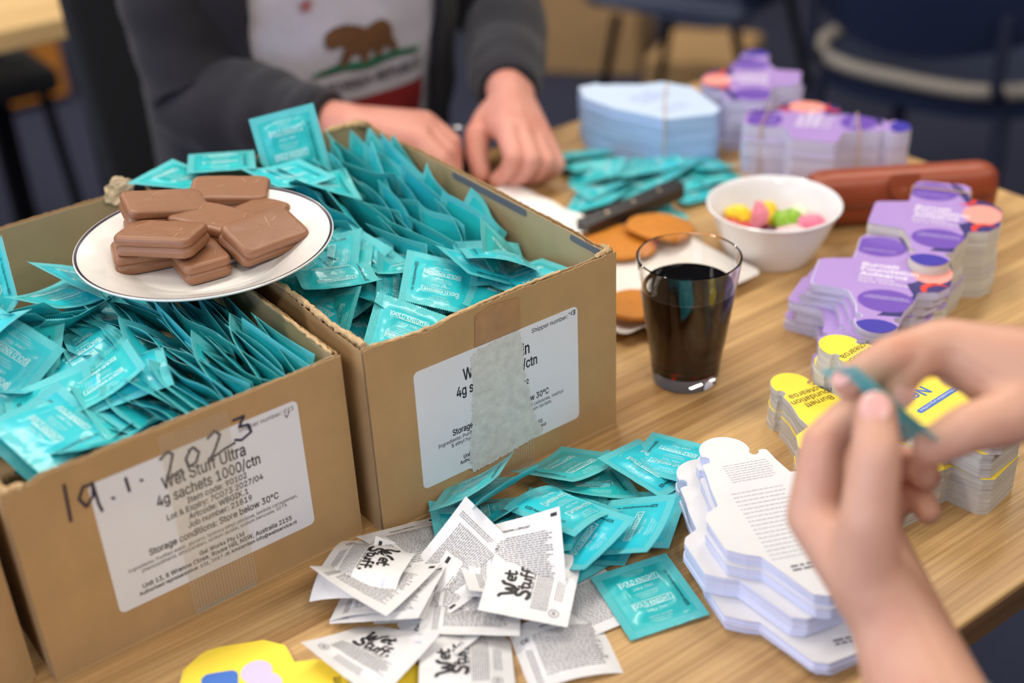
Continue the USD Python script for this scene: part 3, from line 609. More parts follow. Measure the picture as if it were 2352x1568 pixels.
sweet('red jelly sweet at the left side of the bowl', (190, 48, 52), (-.021, .022, .0270), (-50, 8, 0), (.044, .018, .015, .3), 5, 'red')
sweet('pink jelly sweet at the right side of the bowl', (226, 116, 146), (.028, -.020, .0320), (-25, 0, 0), (.036, .017, .015, .2), 6, 'rose')
sweet('pink and white jelly sweet at the front of the bowl', (240, 190, 190), (.008, -.016, .0280), (-40, 5, 0), (.036, .018, .014, .3), 7, 'blush')
sweet('dark plum jelly sweet below the upright pink one', (92, 44, 62), (-.006, .000, .0255), (-50, 0, 0), (.032, .017, .014, .2), 8, 'plum')
sweet('cream white jelly sweet behind the green one', (238, 226, 196), (.033, .003, .0310), (10, 0, 0), (.034, .018, .014, .3), 9, 'cream')
sweet('orange jelly sweet at the bottom of the bowl under the others', (226, 130, 30), (.0, .004, .0130), (10, 0, 0), (.040, .022, .017, .3), 10, 'orange')

# ---------------------------------------------------------------- every packet and sachet: kind, which, x, y, z (mm from the carton corner, above the table), turn z, y, x (degrees)
POSES = [('P','r_heap',122.5,120.2,84.3,-80,10,2),('P','r_heap',66.5,63.5,76,-45,4,5),('P','r_heap',36.8,113,104.5,-77,6,-33),('P','r_heap',100.5,63.8,76.5,100,-9,2),('P','r_heap',70.7,77.3,85.9,-177,-13,-7),('P','r_heap',112.5,129.6,88.1,-74,7,3),
('P','r_heap',122.1,129,90.1,77,-8,1),('P','r_heap',57.4,93.2,96.5,18,22,5),('P','r_heap',40,83.9,99.1,170,-7,-14),('P','r_heap',163.4,94.8,82.9,-174,-6,-10),('P','r_heap',104.6,58.5,79.8,5,6,10),('P','r_heap',61.9,100.7,101.3,72,-1,12),
('P','r_heap',86.7,40.9,101.8,-56,-27,-12),('P','r_heap',56.6,60.4,97.6,-42,12,7),('P','r_lean0',84.3,150.2,107.4,-179,-23,-11),('P','r_lean0',93.4,146.4,109.8,-144,-43,-21),('P','r_lean0',101.3,154.3,103.1,-168,-39,-3),('P','r_lean0',108.7,152.7,111.3,19,39,14),
('P','r_lean0',116.4,149.7,109.6,-156,-36,-9),('P','r_lean0',124.4,149.1,113.9,-161,-65,-17),('P','r_lean0',132.3,153.5,113.4,-138,-50,-40),('P','r_lean0',140.9,146.1,112.5,-158,-65,-18),('P','r_lean0',148.5,156.7,106.4,-153,-59,-30),
('P','r_lean0',156.8,151.6,106.6,27,71,27),('P','r_lean0',163.8,152.9,112.3,-172,-81,-3),('P','r_lean0',172.4,143.6,114.1,-160,-71,-38),('P','r_lean0',180.2,145.4,116.1,-67,-74,-101),('P','r_lean0',188.7,148.4,109.7,-129,-82,-53),
('P','r_lean0',193.4,152.9,108.6,125,67,131),('P','r_lean1',67.8,201.9,105.1,-157,-20,2),('P','r_lean1',76.8,201.6,113.1,-165,-35,2),('P','r_lean1',83.5,207.4,112.3,7,37,-4),('P','r_lean1',91.7,206.9,119.2,19,51,14),('P','r_lean1',100,209.5,119.9,10,46,1),
('P','r_lean1',108.6,205.6,122.4,-150,-55,-26),('P','r_lean1',115.3,208.6,123.4,-124,-49,-56),('P','r_lean1',123,208.5,111.5,-2,52,5),('P','r_lean1',132,205.3,119.5,32,65,24),('P','r_lean1',139,207.5,117.2,21,62,8),('P','r_lean1',148.1,203.7,119.5,14,65,26),
('P','r_lean1',155.9,206,112.1,-116,-71,-73),('P','r_lean1',164.7,205.9,107.4,-46,72,-54),('P','r_lean1',172.8,206.1,111.8,50,69,65),('P','r_lean1',180,208.4,119.7,-83,-68,-87),('P','r_lean1',188.7,202.2,115.6,97,60,86),('P','r_lean1',196.5,207.1,102.8,103,72,101),
('P','r_lean2',61.8,261.5,119.3,-164,-11,-2),('P','r_lean2',69.2,266.7,123.4,28,22,13),('P','r_lean2',78.5,261.4,122.4,28,34,13),('P','r_lean2',87.9,263.5,121,17,36,3),('P','r_lean2',95,261.3,124.4,17,52,0),('P','r_lean2',103.1,263.7,133.3,30,53,22),
('P','r_lean2',111.3,263.4,134.1,30,50,24),('P','r_lean2',119.5,265.8,117.4,36,42,30),('P','r_lean2',129.7,261.4,122.5,-141,-56,-46),('P','r_lean2',136.3,260.5,124.2,34,54,32),('P','r_lean2',145.1,262.6,123.3,40,60,47),('P','r_lean2',153.7,256.2,114.6,38,57,32),
('P','r_lean2',161.5,260,124.3,-144,-65,-17),('P','r_lean2',170,258.5,122.9,58,62,76),('P','r_lean2',178.1,263.5,120.7,-40,-83,-141),('P','r_lean2',186.6,262.6,125.1,-79,-69,-111),('P','r_lean2',194.8,265.1,120.2,105,66,110),
('P','r_lean3',60.8,305.2,118.2,5,5,-1),('P','r_lean3',69.5,299.4,125.1,-143,-44,-14),('P','r_lean3',79.8,302,114.2,-166,-25,-5),('P','r_lean3',88.2,306.1,117.4,176,-36,-3),('P','r_lean3',97.9,304.9,127.7,10,43,21),('P','r_lean3',107.7,304.2,127.6,-167,-52,-15),
('P','r_lean3',117.5,300.1,120.1,39,54,20),('P','r_lean3',125.9,307.1,127,-178,-54,-4),('P','r_lean3',136.1,304.7,126.7,-162,-66,-25),('P','r_lean3',145,300.3,120.1,36,58,30),('P','r_lean3',155.1,300.5,118.8,71,66,87),('P','r_lean3',164.5,303.9,126.7,34,59,56),
('P','r_lean3',174.7,301.1,115.3,55,70,48),('P','r_lean3',183.3,300.9,118.6,67,72,66),('P','r_lean3',194.8,302.4,116.9,97,77,103),('P','r_heap',59.6,177.2,114.7,-98,12,29),('P','r_heap',45.2,113.7,107.1,116,-1,7),('P','r_heap',83.8,148.8,121.3,-25,5,25),
('P','r_heap',75.9,162.1,125.4,-79,13,21),('P','r_heap',82.5,134.4,121.2,96,-18,-11),('P','r_heap',60.6,148.9,122.2,55,-23,-11),('P','r_heap',60.9,164,128,53,-17,-13),('P','r_heap',41.2,117.4,120.2,102,-1,-10),('P','r_heap',97.3,102.6,110.8,53,-24,31),
('P','r_heap',41.6,147.4,125.6,5,-7,7),('P','H13',46.8,76.2,104.9,-65,12,-8),('P','H9',30.7,104.1,110,-147,43,35),('P','H10',75,87.2,114.9,-22,27,-8),('P','H14',142.8,47,109.9,-47,16,-11),('P','H5',168.8,90.5,114.9,-17,13,1),
('P','H4',173,53.4,119.9,174,2,12),('P','H11',104.5,136.4,121.9,177,-7,10),('P','H7',57.8,42.9,119.9,-38,24,15),('P','H8',49.5,122.3,135,-17,4,-11),('P','H2',150.1,79.2,124.9,-99,-1,-29),('P','H3',163.7,77,132,146,-16,20),
('P','H1',111.9,82.1,125,143,-17,-10),('P','H6',171.2,86.4,119.9,-29,58,14),('P','B2',62.5,328.6,156.1,-25,3,-7),('P','B3',91.6,268.3,153.9,3,8,-2),('P','B4',109.2,246.8,148,-17,13,-10),('P','B5',22.3,325.6,153.9,26,9,3),
('P','B1',115.8,305.5,162,-26,-9,69),('P','l_heap',-156.9,62.8,87.2,97,0,0),('P','l_heap',-121.8,65.8,88.6,-138,-1,-2),('P','l_heap',-162.3,98.5,89.3,-66,-4,0),('P','l_heap',-183.7,169.3,112.4,-38,-0,-40),('P','l_heap',-134.8,52.8,111.5,-128,-29,13),
('P','l_heap',-142,148.1,98.1,77,0,20),('P','l_heap',-104.9,164.1,91.1,41,8,-0),('P','l_heap',-171.9,52.6,112.9,-66,-39,8),('P','l_heap',-108.9,178.6,93.2,-140,-8,3),('P','l_heap',-135.1,135,96.9,-155,-0,-15),('P','l_heap',-105,125.1,94.3,120,-11,4),
('P','l_heap',-151.1,46,120.4,-110,-28,21),('P','l_heap',-132.1,98.9,103.1,-55,-12,6),('P','l_heap',-125.7,87.1,107.3,28,14,-1),('P','l_heap',-182.1,65.8,129.2,113,-32,-8),('P','l_heap',-158,169.9,102.3,104,22,9),('P','l_heap',-110.6,135.3,102.5,-53,-0,-11),
('P','l_heap',-162.7,41.8,128.8,-68,-24,-20),('P','l_heap',-179.2,59.9,139,-74,14,-9),('P','l_heap',-132.9,69.7,120.8,97,1,28),('P','l_heap',-106.4,77.6,109,-105,-3,-31),('P','l_heap',-180.9,154.1,122.4,41,28,-3),('P','l_lean0',-127.7,58.4,118.7,-154,-22,-10),
('P','l_lean0',-123.5,59.2,120.2,-161,-25,-9),('P','l_lean0',-118.9,61.1,117.3,25,34,14),('P','l_lean0',-114.9,57.2,114.8,-165,-26,-14),('P','l_lean0',-110.1,59.6,119.1,-153,-38,-11),('P','l_lean0',-104.9,56.9,116.6,26,35,14),
('P','l_lean0',-101,60.2,124.2,37,36,19),('P','l_lean0',-96.8,56.4,121.3,-167,-44,-6),('P','l_lean0',-92.1,55.5,122.1,23,48,14),('P','l_lean0',-87.7,60,120.7,-159,-46,-16),('P','l_lean0',-83.5,57.4,121.3,-139,-49,-28),('P','l_lean0',-78.2,54.9,126.2,31,57,27),
('P','l_lean0',-72.5,58,125,28,57,34),('P','l_lean0',-69.2,54,123.4,-154,-58,-24),('P','l_lean0',-65.8,60.3,122.3,-157,-57,-22),('P','l_lean0',-60.6,54.2,121.6,-167,-57,-19),('P','l_lean0',-55.4,55,122.2,-145,-61,-31),('P','l_lean0',-49.6,60.6,124.8,41,65,46),
('P','l_lean0',-46.4,57.5,121.1,55,58,46),('P','l_lean0',-41.9,57.9,123.5,44,62,44),('P','l_lean0',-37.1,61.4,120.5,-149,-71,-27),('P','l_lean0',-33.6,58.3,122.7,59,64,44),('P','l_lean0',-28.5,57.9,119.4,-142,-70,-43),('P','l_lean0',-24.8,61.6,121,-132,-73,-50),
('P','l_lean0',-28.8,55.6,116.3,55,68,50),('P','l_lean1',-134,116.9,118.2,14,23,6),('P','l_lean1',-129.4,112.8,114.6,-162,-25,-5),('P','l_lean1',-124.5,109.1,118.6,14,27,10),('P','l_lean1',-119,122.3,117.3,13,32,5),('P','l_lean1',-114.9,108.1,117.5,12,34,0),
('P','l_lean1',-110,111.3,116.4,-161,-34,-15),('P','l_lean1',-104.9,109.7,117.6,19,34,18),('P','l_lean1',-100.7,115.8,121.9,20,43,23),('P','l_lean1',-95.5,116.8,121,-163,-43,-16),('P','l_lean1',-90.1,113.3,124.5,24,43,24),
('P','l_lean1',-86,119.1,121.1,29,46,24),('P','l_lean1',-81.1,110.9,122.9,31,48,20),('P','l_lean1',-76.6,114.7,120,34,47,22),('P','l_lean1',-70.5,111.1,127,-154,-62,-24),('P','l_lean1',-66.9,117.6,124,35,56,34),('P','l_lean1',-61.8,109.9,119,-144,-56,-30),
('P','l_lean1',-57.6,109.2,124.1,-128,-59,-38),('P','l_lean1',-53.2,117,119.8,36,56,35),('P','l_lean1',-47.5,114.9,119.2,34,61,29),('P','l_lean1',-42.9,112.1,116.5,-140,-58,-42),('P','l_lean1',-37.8,121.1,111.2,-116,-62,-56),
('P','l_lean1',-34.5,108.1,114.3,61,67,58),('P','l_lean1',-29.4,116.1,112.1,64,66,55),('P','l_lean1',-28.6,113.5,113,54,67,50),('P','l_lean1',-23.6,116.2,111.1,-113,-67,-68),('P','l_lean2',-130.1,167,115,16,17,10),('P','l_lean2',-124,170.3,115,34,20,11),
('P','l_lean2',-118.8,165.7,120.7,-168,-32,-6),('P','l_lean2',-114,170.2,117.4,-162,-30,-10),('P','l_lean2',-107.9,161.6,113.6,-162,-27,-16),('P','l_lean2',-100.9,166.1,118.8,-157,-31,-18),('P','l_lean2',-95.8,171.5,121,-164,-42,-8),
('P','l_lean2',-88.9,165.9,119.7,-157,-43,-12),('P','l_lean2',-83,161.3,122.8,-157,-53,-24),('P','l_lean2',-77.4,165.8,121,-172,-53,-9),('P','l_lean2',-72.5,170.9,126.5,42,52,26),('P','l_lean2',-66.9,167.3,118.8,-153,-54,-9),
('P','l_lean2',-60.7,169,119.2,28,53,28),('P','l_lean2',-54.7,169.3,116.3,30,53,30),('P','l_lean2',-47.7,181.9,115.8,24,57,29),('P','l_lean2',-43.3,164.8,114.7,-147,-62,-34),('P','l_lean2',-38.1,167.7,113.4,40,60,40),('P','l_lean2',-32.1,167.2,112.2,60,63,49),
('P','l_lean2',-29.7,165.1,114.8,44,69,38),('P','l_lean2',-32.2,155.9,115.9,-147,-65,-29),('P','l_heap',-163.7,195.6,110.5,92,40,-14),('P','l_heap',-185.1,179.6,127.4,105,-9,16),('P','l_heap',-133,153.1,131.9,-176,14,4),('P','l_heap',-184.2,174.4,133.2,22,25,-5),
('P','l_heap',-123,185.2,133.8,109,42,-1),('P','l_heap',-188.9,186.3,127.4,171,-3,26),('P','l_heap',-186.3,139.8,128.4,76,-26,29),('P','l_heap',-170.3,156.8,141.5,-26,13,21),('P','l_heap',-136.9,99.3,137.1,174,19,7),('P','l_heap',-163.2,198.7,133,8,29,-41),
('P','l_heap',-161.6,189.7,146.9,143,-1,42),('P','l_heap',-182.8,146.7,146.7,130,-34,-25),('P','l_heap',-126.2,90.2,139.2,74,2,-9),('P','l_heap',-187.9,165.4,157.5,99,21,-18),('P','l_back',-55.9,280.4,70.8,-23,-0,-6),('P','l_back',-151.6,200.1,139.7,150,11,43),
('P','l_back',-46.7,268.7,104.9,37,-38,-25),('P','l_back',-84.6,282.5,79.7,-10,-21,-4),('P','l_back',-82.6,277.7,82,-60,-12,16),('P','l_back',-136.2,208.9,127.4,-85,-39,-20),('P','l_back',-169.5,234.6,113.4,-4,2,-42),('P','l_back',-106,247,95,-13,-13,-25),
('P','l_back',-147.4,289.9,74.8,-32,-1,-13),('P','K14',-95.4,239.8,134.9,15,36,10),('P','K13',-113.3,235.6,129.9,22,12,-5),('P','K11',-145,290.8,124.9,-55,-48,51),('P','K5',-102.2,194.5,127.9,-42,10,-18),('P','K4',-130.4,195.8,124.9,126,-4,9),
('P','K6',-115.3,160.1,119.9,-19,34,-7),('P','K3',-161.4,178.8,119.9,24,9,-4),('P','K7',-119.7,112.8,114.9,-2,26,-5),('P','K8',-126.3,95.6,109.9,10,25,-1),('P','K10',-98.3,70.2,104.9,-1,3,-19),('P','K9',-97.8,85.1,114.9,-18,-8,-14),
('P','K1',-170.1,96.9,125.1,167,1,-19),('P','t_under',77.3,-83,1.2,46,0,0),('P','t_under',118.7,-90.3,2.4,3,2,-0),('P','t_under',116.8,-68.9,3.5,-118,-4,1),('P','t_under',105,-97.8,5.1,33,-5,3),('P','t_under',87.5,-97.4,6.1,-179,7,-3),
('P','t_under',105.2,-65.8,9.4,-139,-4,11),('P','t_under',53.5,-87.7,7.6,-37,-11,2),('P','L14',61.7,-46.8,6,34,15,-10),('P','L4',140.2,-105.8,4,124,11,-2),('P','L3',177.8,-73.8,8,-76,11,-17),('P','L6',86.4,-105.1,12,18,-19,-17),
('P','L10',138.5,-56.1,9,-16,7,-11),('P','L1',96.4,-163.9,3,-15,-1,4),('P','L5',118,-117.8,10,27,-8,-25),('P','L13',49.6,-40.1,16,60,17,-10),('P','L2',199.8,-74.7,14,116,-0,7),('P','L7',98,-87.2,18,161,-6,3),('P','L9',133.3,-35.9,15,-170,-8,17),
('P','L12',63,-37.3,28,-175,2,30),('P','L8',93.2,-81.9,30,-166,-14,4),('P','L11',58.5,-28.4,32,-35,-29,-23),('S','t_under_s',-20,-60,5.4,42,-8,0),('S','t_under_s',15,-75,18.8,-180,24,-8),('S','t_under_s',-10,-100,6.8,17,-10,1),
('S','t_under_s',40,-100,23.8,-41,-10,22),('S','W8',-70.3,-100,3,-74,-6,-9),('S','W5',26.5,-164.6,4.5,-22,0,0),('S','W6',59.2,-141.1,1.5,-9,0,0),('S','W16',7.3,-32.4,4,-2,15,-2),('S','W7',-28.2,-139.2,6,56,6,7),('S','W14',-35.9,-64.8,8,-51,-15,-5),
('S','W10',-0.2,-105.4,9,-39,2,-7),('S','W13',-34,-58.4,12,-45,-7,-8),('S','W9',9.2,-92.3,12,-42,3,4),('S','W11',0.3,-91.5,10,-48,-6,3),('S','W12',-38.4,-53.8,18,-69,-5,-17),('S','W3',38.3,-79.3,14,-88,-3,-5),('S','W4',37.5,-94.1,16,-25,2,4),
('S','W2',-35.9,-36.9,22,-140,-9,4),('S','W1',35.5,-121.2,20,42,-3,7),('P','far',490.3,288,1.2,62,0,0),('P','far',463.1,284,4.1,147,2,-4),('P','far',477.4,250.5,4.7,-163,0,-7),('P','far',548.2,265.1,1.6,-101,0,-1),('P','far',550.1,293.4,4.3,-22,-2,-4),
('P','far',515.5,309.5,7.1,-95,-10,2),('P','far',483.9,301,11.3,126,7,7),('P','far',448.8,308.1,11,28,-2,-17),('P','far',470.6,320.1,12.4,-106,-19,3),('P','far',588.1,286.8,5.7,-10,9,0),('P','far',592.6,304.7,8.6,6,12,-3),
('P','far',564.5,319,10.8,-80,-16,-3),('P','far',549,333.1,11.1,62,5,-14),('P','far',516.8,338.7,11.8,167,6,14),('P','far',512.6,366,8.3,-172,0,13),('P','far',496.4,364.9,9.9,-138,4,13),('P','far',501.6,396.9,8.4,-4,-0,-13),
('P','far',516.5,411.2,8.8,-113,-16,0),]
UNIQUE = {
 'H1': ('teal packet with the clearest print, upside down, lying in the front of the right carton', 0), 'H2': ('teal packet lying aslant, batch code along its near edge, front of the right carton', 0),
 'H3': ('teal packet arched like a lens on top of the aslant coded one, right carton', 3), 'H4': ('teal packet poking up at the front right corner inside the right carton', 0),
 'H5': ('teal packet standing in the right front corner against the carton wall', 5), 'H6': ('teal packet on edge, a tall pointed triangle near the right wall of the carton', 4),
 'H7': ('teal packet half sunk behind the front rim of the right carton, print upright', 0), 'H8': ('teal packet with upright print just in front of the biscuit plate, right carton', 7),
 'H9': ('shaded teal packet turned on its side near the left wall inside the right carton', 0), 'H10': ('teal packet with a bright glint between the sideways one and the clear print one', 2),
 'H11': ('teal packet behind the clear print one with a row of glints along its lower edge', 1), 'H13': ('teal packet wedged into the near left corner of the right carton', 4), 'H14': ('crinkled teal packet end just behind the torn tape on the front rim', 7),
 'B1': ('teal packet standing upright above the rim at the back of the right carton', 0), 'B2': ('teal packet lying behind the biscuits at the back of the right carton', 0), 'B3': ('teal packet to the right behind the farthest biscuit, below the upright one', 1),
 'B4': ('teal packet with round glints at the right edge of the biscuit plate', 2), 'B5': ('bright teal packet end poking out left behind the biscuits', 4),
 'L1': ('single teal packet lying flat on the table nearest the white cards', 0), 'L2': ('topmost teal packet at the right end of the loose pile, partly under the white cards', 0), 'L3': ('teal packet below the topmost one at the right end of the loose pile', 0),
 'L4': ('teal packet flat on the table beside the white card stack, print upside down', 0), 'L5': ('teal packet turned sideways at the right front of the loose pile', 1), 'L6': ('teal packet whose corner points to the sachets, right front of the pile', 2),
 'L7': ('teal packet under the wide top one, bright band of print at its front edge', 6), 'L8': ('wide teal packet lying on top in the middle of the loose pile', 3), 'L9': ('teal packet at the back of the loose pile nearest the carton', 1), 'L10': ('teal packet peeping out behind the wide top one', 2),
 'L11': ('teal packet leaning up against the front of the right carton', 1), 'L12': ('curled teal packet in front of the leaning one', 5), 'L13': ('teal packet at the left end of the loose pile, over the white sachets', 2), 'L14': ('shaded teal packet at the bottom left of the loose pile', 4),
 'K1': ('large teal packet with two bright glints in the near left corner of the left carton', 2), 'K3': ('teal packet with a curled lower edge at the left side of the left carton', 3), 'K4': ('teal packet with a bright band below the left side of the plate', 1), 'K5': ('teal packet with a serrated end just under the front of the plate', 5),
 'K6': ('teal packet with a pale label end, left carton, left of the leaning row', 4), 'K7': ('teal packet below the fan of leaning ones in the left carton', 2), 'K8': ('small visible end of a teal packet right of the large glinting one', 0), 'K9': ('teal packet with a deep blue upper half near the front of the left carton', 3),
 'K10': ('teal packet with a long dark lower edge at the front rim, left carton', 7), 'K11': ('teal packet standing at the very left edge of the picture in the left carton', 0), 'K13': ('teal packet with ribbed corner under the left side of the plate', 1), 'K14': ('teal packet tucked right under the left rim of the plate', 4)}
GROUPS = {'r_heap': ('teal packet in the loose heap in the right carton', 'loose packets in the right carton'), **{f'r_lean{k}': (f'teal packet leaning in the {w} row from the front, right carton', f'leaning packets, {w} row, right carton') for k, w in enumerate(('first', 'second', 'third', 'last'))}, 'r_back': ('teal packet lying at the far end of the right carton', 'packets at the far end of the right carton'),
          'l_heap': ('teal packet in the loose heap in the left carton', 'loose packets in the left carton'), **{f'l_lean{k}': (f'teal packet leaning in the {w} fanned row, left carton', f'leaning packets, {w} row, left carton') for k, w in enumerate(('front', 'second', 'hidden back'))}, 'l_back': ('teal packet lying at the far end of the left carton', 'packets at the far end of the left carton'),
          't_under': ('teal packet buried in the loose pile in front of the right carton', 'buried packets of the loose pile'), 'far': ('blurred teal packet in the far pile between the knife and the pale blue card stack', 'far pile of packets')}
SACH = {
 'W1': ('front', 0, 'white sachet on top of its pile, brand lettering turned sideways, nearest the teal packets'), 'W2': ('front', 9, 'curled white sachet arching over the left end of the pile by the left carton'), 'W3': ('back', 0, 'white sachet corner with a black bar pointing at the teal packets'), 'W4': ('back', 1, 'white sachet with CE mark just behind the top one'),
 'W5': ('back', 2, 'white sachet back lying on the table at the front right of the pile'), 'W6': ('back', 0, 'white sachet back half under the lone flat teal packet'), 'W7': ('front', 3, 'white sachet with sideways brand lettering at the bottom edge of the picture'), 'W8': ('front', 1, 'white sachet with brand lettering aslant beside the yellow card'),
 'W9': ('back', 2, 'white sachet back under the top one with dense rows of text'), 'W10': ('back', 0, 'white sachet back below, its lower edge over the sideways lettering'), 'W11': ('back', 3, 'white sachet showing a narrow upright edge left of the dense text one'), 'W12': ('back', 1, 'white sachet back with a black bar at its left tip under the curled one'),
 'W13': ('back', 2, 'white sachet back second below the curled one'), 'W14': ('back', 0, 'white sachet back third below the curled one, lowest at the left'), 'W16': ('back', 4, 'white sachet back behind the curled one at the foot of the right carton')}
_prng = random.Random(3)
_far = 0
for kind, which, x, y, z, a, b, c in POSES:
    R = zyx(a, b, c); px, py, pz = x / 1000, y / 1000, z / 1000
    if not (-.006 < py < .36 and -.24 < px < .215 and pz > .06):       # on the table: keep every corner above it
        w, h = (PW, PH) if kind == 'P' else (SW, SH)
        lowest = min((R @ np.array([sx * w / 2, sy * h / 2, -.0006]))[2] for sx in (-1, 1) for sy in (-1, 1))
        pz = max(pz, .0014 - lowest)
    m = M4((px, py, TZ + pz), R)
    if kind == 'P':
        if which in UNIQUE: packet(UNIQUE[which][1], UNIQUE[which][0], m)
        else: packet(_prng.randrange(8), GROUPS[which][0], m, GROUPS[which][1])
    elif which in SACH:
        f, v, lb = SACH[which]; sachet(f, v, lb, m, len(which) * 7 + int(which[1:]))
    else: sachet('back', 1, 'white sachet buried in the sachet pile', m, int(1000 * abs(px)) % 50, 'buried sachets')

# ---------------------------------------------------------------- die-cut card stacks (flat folding cartons), outline in millimetres
OUT = [(-57, -29), (-57, 13), (-54, 16), (-29, 24), (-29, 64), (-25, 71), (14, 74), (20, 68), (21, 44), (38, 41), (49, 30), (51, 22), (51, -6), (43, -19), (27, -24), (26, -38), (20, -56), (18, -71), (12.5, -71), (11.5, -75), (16, -79), (18, -85), (14, -93), (3, -98), (-9, -94), (-14, -85), (-12, -79), (-8.5, -75), (-9.5, -71), (-15, -71), (-17, -56), (-25, -36), (-30, -33), (-46, -32), (-53, -32)]
_body = Polygon([(a / 1000, b / 1000) for a, b in OUT if b > -72]).buffer(-.0018, quad_segs=4).buffer(.0036, quad_segs=4).buffer(-.0018, quad_segs=4)
CARD = unary_union([_body, ell(.0015, -.0800, .0165, .0180)]).difference(unary_union([Point(.0175, -.0735).buffer(.0042), Point(-.0145, -.0735).buffer(.0042)])).buffer(-.0006).buffer(.0006).simplify(.00012)
CARDM = affinity.scale(CARD, -1, 1, origin=(0, 0))
def edge_mat(name, color, rough=.75):
    """cut edges of many sheets: fine layered lines"""
    if name in _mats: return _mats[name]
    n = {'tc': ('texture_coordinate', {}), 'mp': ('mapping', {'scale': (18., 18., 2300.)}), 'n': ('noise_texture', {'scale': 1.0, 'detail': 2.0}), 'mp2': ('mapping', {'scale': (3., 3., 260.)}), 'n2': ('noise_texture', {'scale': 1.0, 'detail': 1.0}), 'mx': ('math', {'math_type': 'multiply_add', 'value2': .5}), 'h': ('math', {'math_type': 'multiply', 'value2': .5}),
         'r': ('rgb_ramp', {'ramp': [(.3, tuple(.70 * np.array(color))), (.5, tuple(color)), (.7, tuple(np.clip(1.12 * np.array(color), 0, 1)))]}), 'b': ('bump', {'strength': .6, 'distance': .0003}), 'p': ('principled_bsdf', {'roughness': rough})}
    l = [('tc.object', 'mp.vector'), ('mp.vector', 'n.vector'), ('tc.object', 'mp2.vector'), ('mp2.vector', 'n2.vector'), ('n.fac', 'mx.value1'), ('n2.fac', 'h.value1'), ('h.value', 'mx.value3'), ('mx.value', 'r.fac'), ('r.color', 'p.base_color'), ('n.fac', 'b.height'), ('b.normal', 'p.normal')]
    _mats[name] = usdkit.material(stage, '/World/Looks/' + name, n, l, surface='p.BSDF'); return _mats[name]
P_LILAC, P_VIOLET, P_NAVY, P_CORAL, P_RED, P_BLUE = (mat('card_' + n, lin(*c), .32, coat_weight=.2, coat_roughness=.1) for n, c in (('lilac', (174, 144, 208)), ('violet', (112, 78, 178)), ('navy', (54, 48, 112)), ('coral', (250, 160, 148)), ('red', (226, 62, 44)), ('blue', (64, 56, 166))))
CARD_INK = mat('card_white_print', lin(240, 236, 246), .4)
YEL, YEL_BLUE, YEL_LILAC, YEL_INK = mat('card_yellow', lin(252, 222, 66), .35, coat_weight=.2, coat_roughness=.1), mat('card_bar_blue', lin(62, 112, 196), .4), mat('card_pale_lilac', lin(204, 192, 226), .4), mat('card_black_print', lin(40, 38, 34), .5)
WHT, WHT_INK, WHT_GREY = mat('card_white', lin(220, 219, 221), .45), mat('card_dark_print', lin(52, 52, 70), .5), mat('card_fine_print', lin(176, 176, 182), .6)
SKY, SKY_INK = mat('card_pale_blue', lin(196, 214, 240), .4), mat('card_blue_print', lin(150, 156, 206), .5)
E_WHITE, E_LILAC, E_GREY, E_BLUE = edge_mat('sheet_edges_white', lin(214, 216, 238)), edge_mat('sheet_edges_lilac', lin(204, 200, 226)), edge_mat('sheet_edges_grey', lin(206, 200, 190)), edge_mat('sheet_edges_blue', lin(172, 198, 238))
rubber = mat('rubber_band', lin(196, 164, 122), .5)
def purple_face(t, z):
    dz = z
    def pl(name, poly, mm, up, lab=None): part(t, name, ext(poly.intersection(CARD.buffer(-.0002)), .00012, dz + up), mm, False, label=lab)
    navy = Polygon([(.000, .075), (.012, .068), (.022, .046), (.04, .045), (.055, .02), (.052, -.02), (.03, -.022), (.034, -.066), (.0, -.07), (.024, -.03), (.012, .0), (.024, .025)])
    pl('navy_panel', navy, P_NAVY, 0); pl('violet_disc', ell(-.011, .0500, .0220, .0185), P_VIOLET, .00013, 'violet printed disc'); pl('violet_disc', ell(.0045, -.0450, .0225, .0185), P_VIOLET, .00013, 'violet printed disc')
    pl('lilac_disc', ell(.000, .0030, .0270, .0190), P_LILAC, .00013); pl('coral_disc', ell(.0350, .0130, .0165, .0200), P_CORAL, .00026, 'coral printed disc')
    pl('red_arc', ell(.0400, -.0160, .0120, .0110).difference(ell(.0440, -.0180, .0110, .0100)), P_RED, .00026, 'red printed arc'); pl('red_arc', ell(.0180, .0420, .0100, .0130).difference(ell(.0140, .0440, .0100, .0130)), P_RED, .0002)
    pl('blue_tab', ell(.002, -.0900, .0170, .0130), P_BLUE, .00026, 'deep blue rounded tab')
    zt = dz + .00045
    tx = [flat(text2d(s, h, 1.05, True, 0, 'l'), -.0215, y, 0, None, zt) for s, h, y in (('Burnett', .0062, .0140), ('Foundation', .0062, .0056), ('Aotearoa', .0062, -.0028))]
    tx += [flat(text2d(s, .0038, 1.1, False, 0, 'l'), -.0215, y, 0, None, zt) for s, y in (('New name.', -.0105), ('Same kaupapa.', -.0160))]
    part(t, 'web_address', cat(flat(text2d('Learn about Bruce Burnett at', .0016, 1.1, False), .0045, -.0390, 0, None, zt), flat(text2d('burnettfoundation.org.nz/bruce', .0016, 1.1, False), .0045, -.0420, 0, None, zt)), CARD_INK, False)
    part(t, 'web_address', flat(text2d('burnettfoundation.org.nz', .0016, 1.1, False), -.011, .0420, 0, None, zt), CARD_INK, False)
    part(t, 'print', cat(*tx), CARD_INK, False, label='white printed lettering')
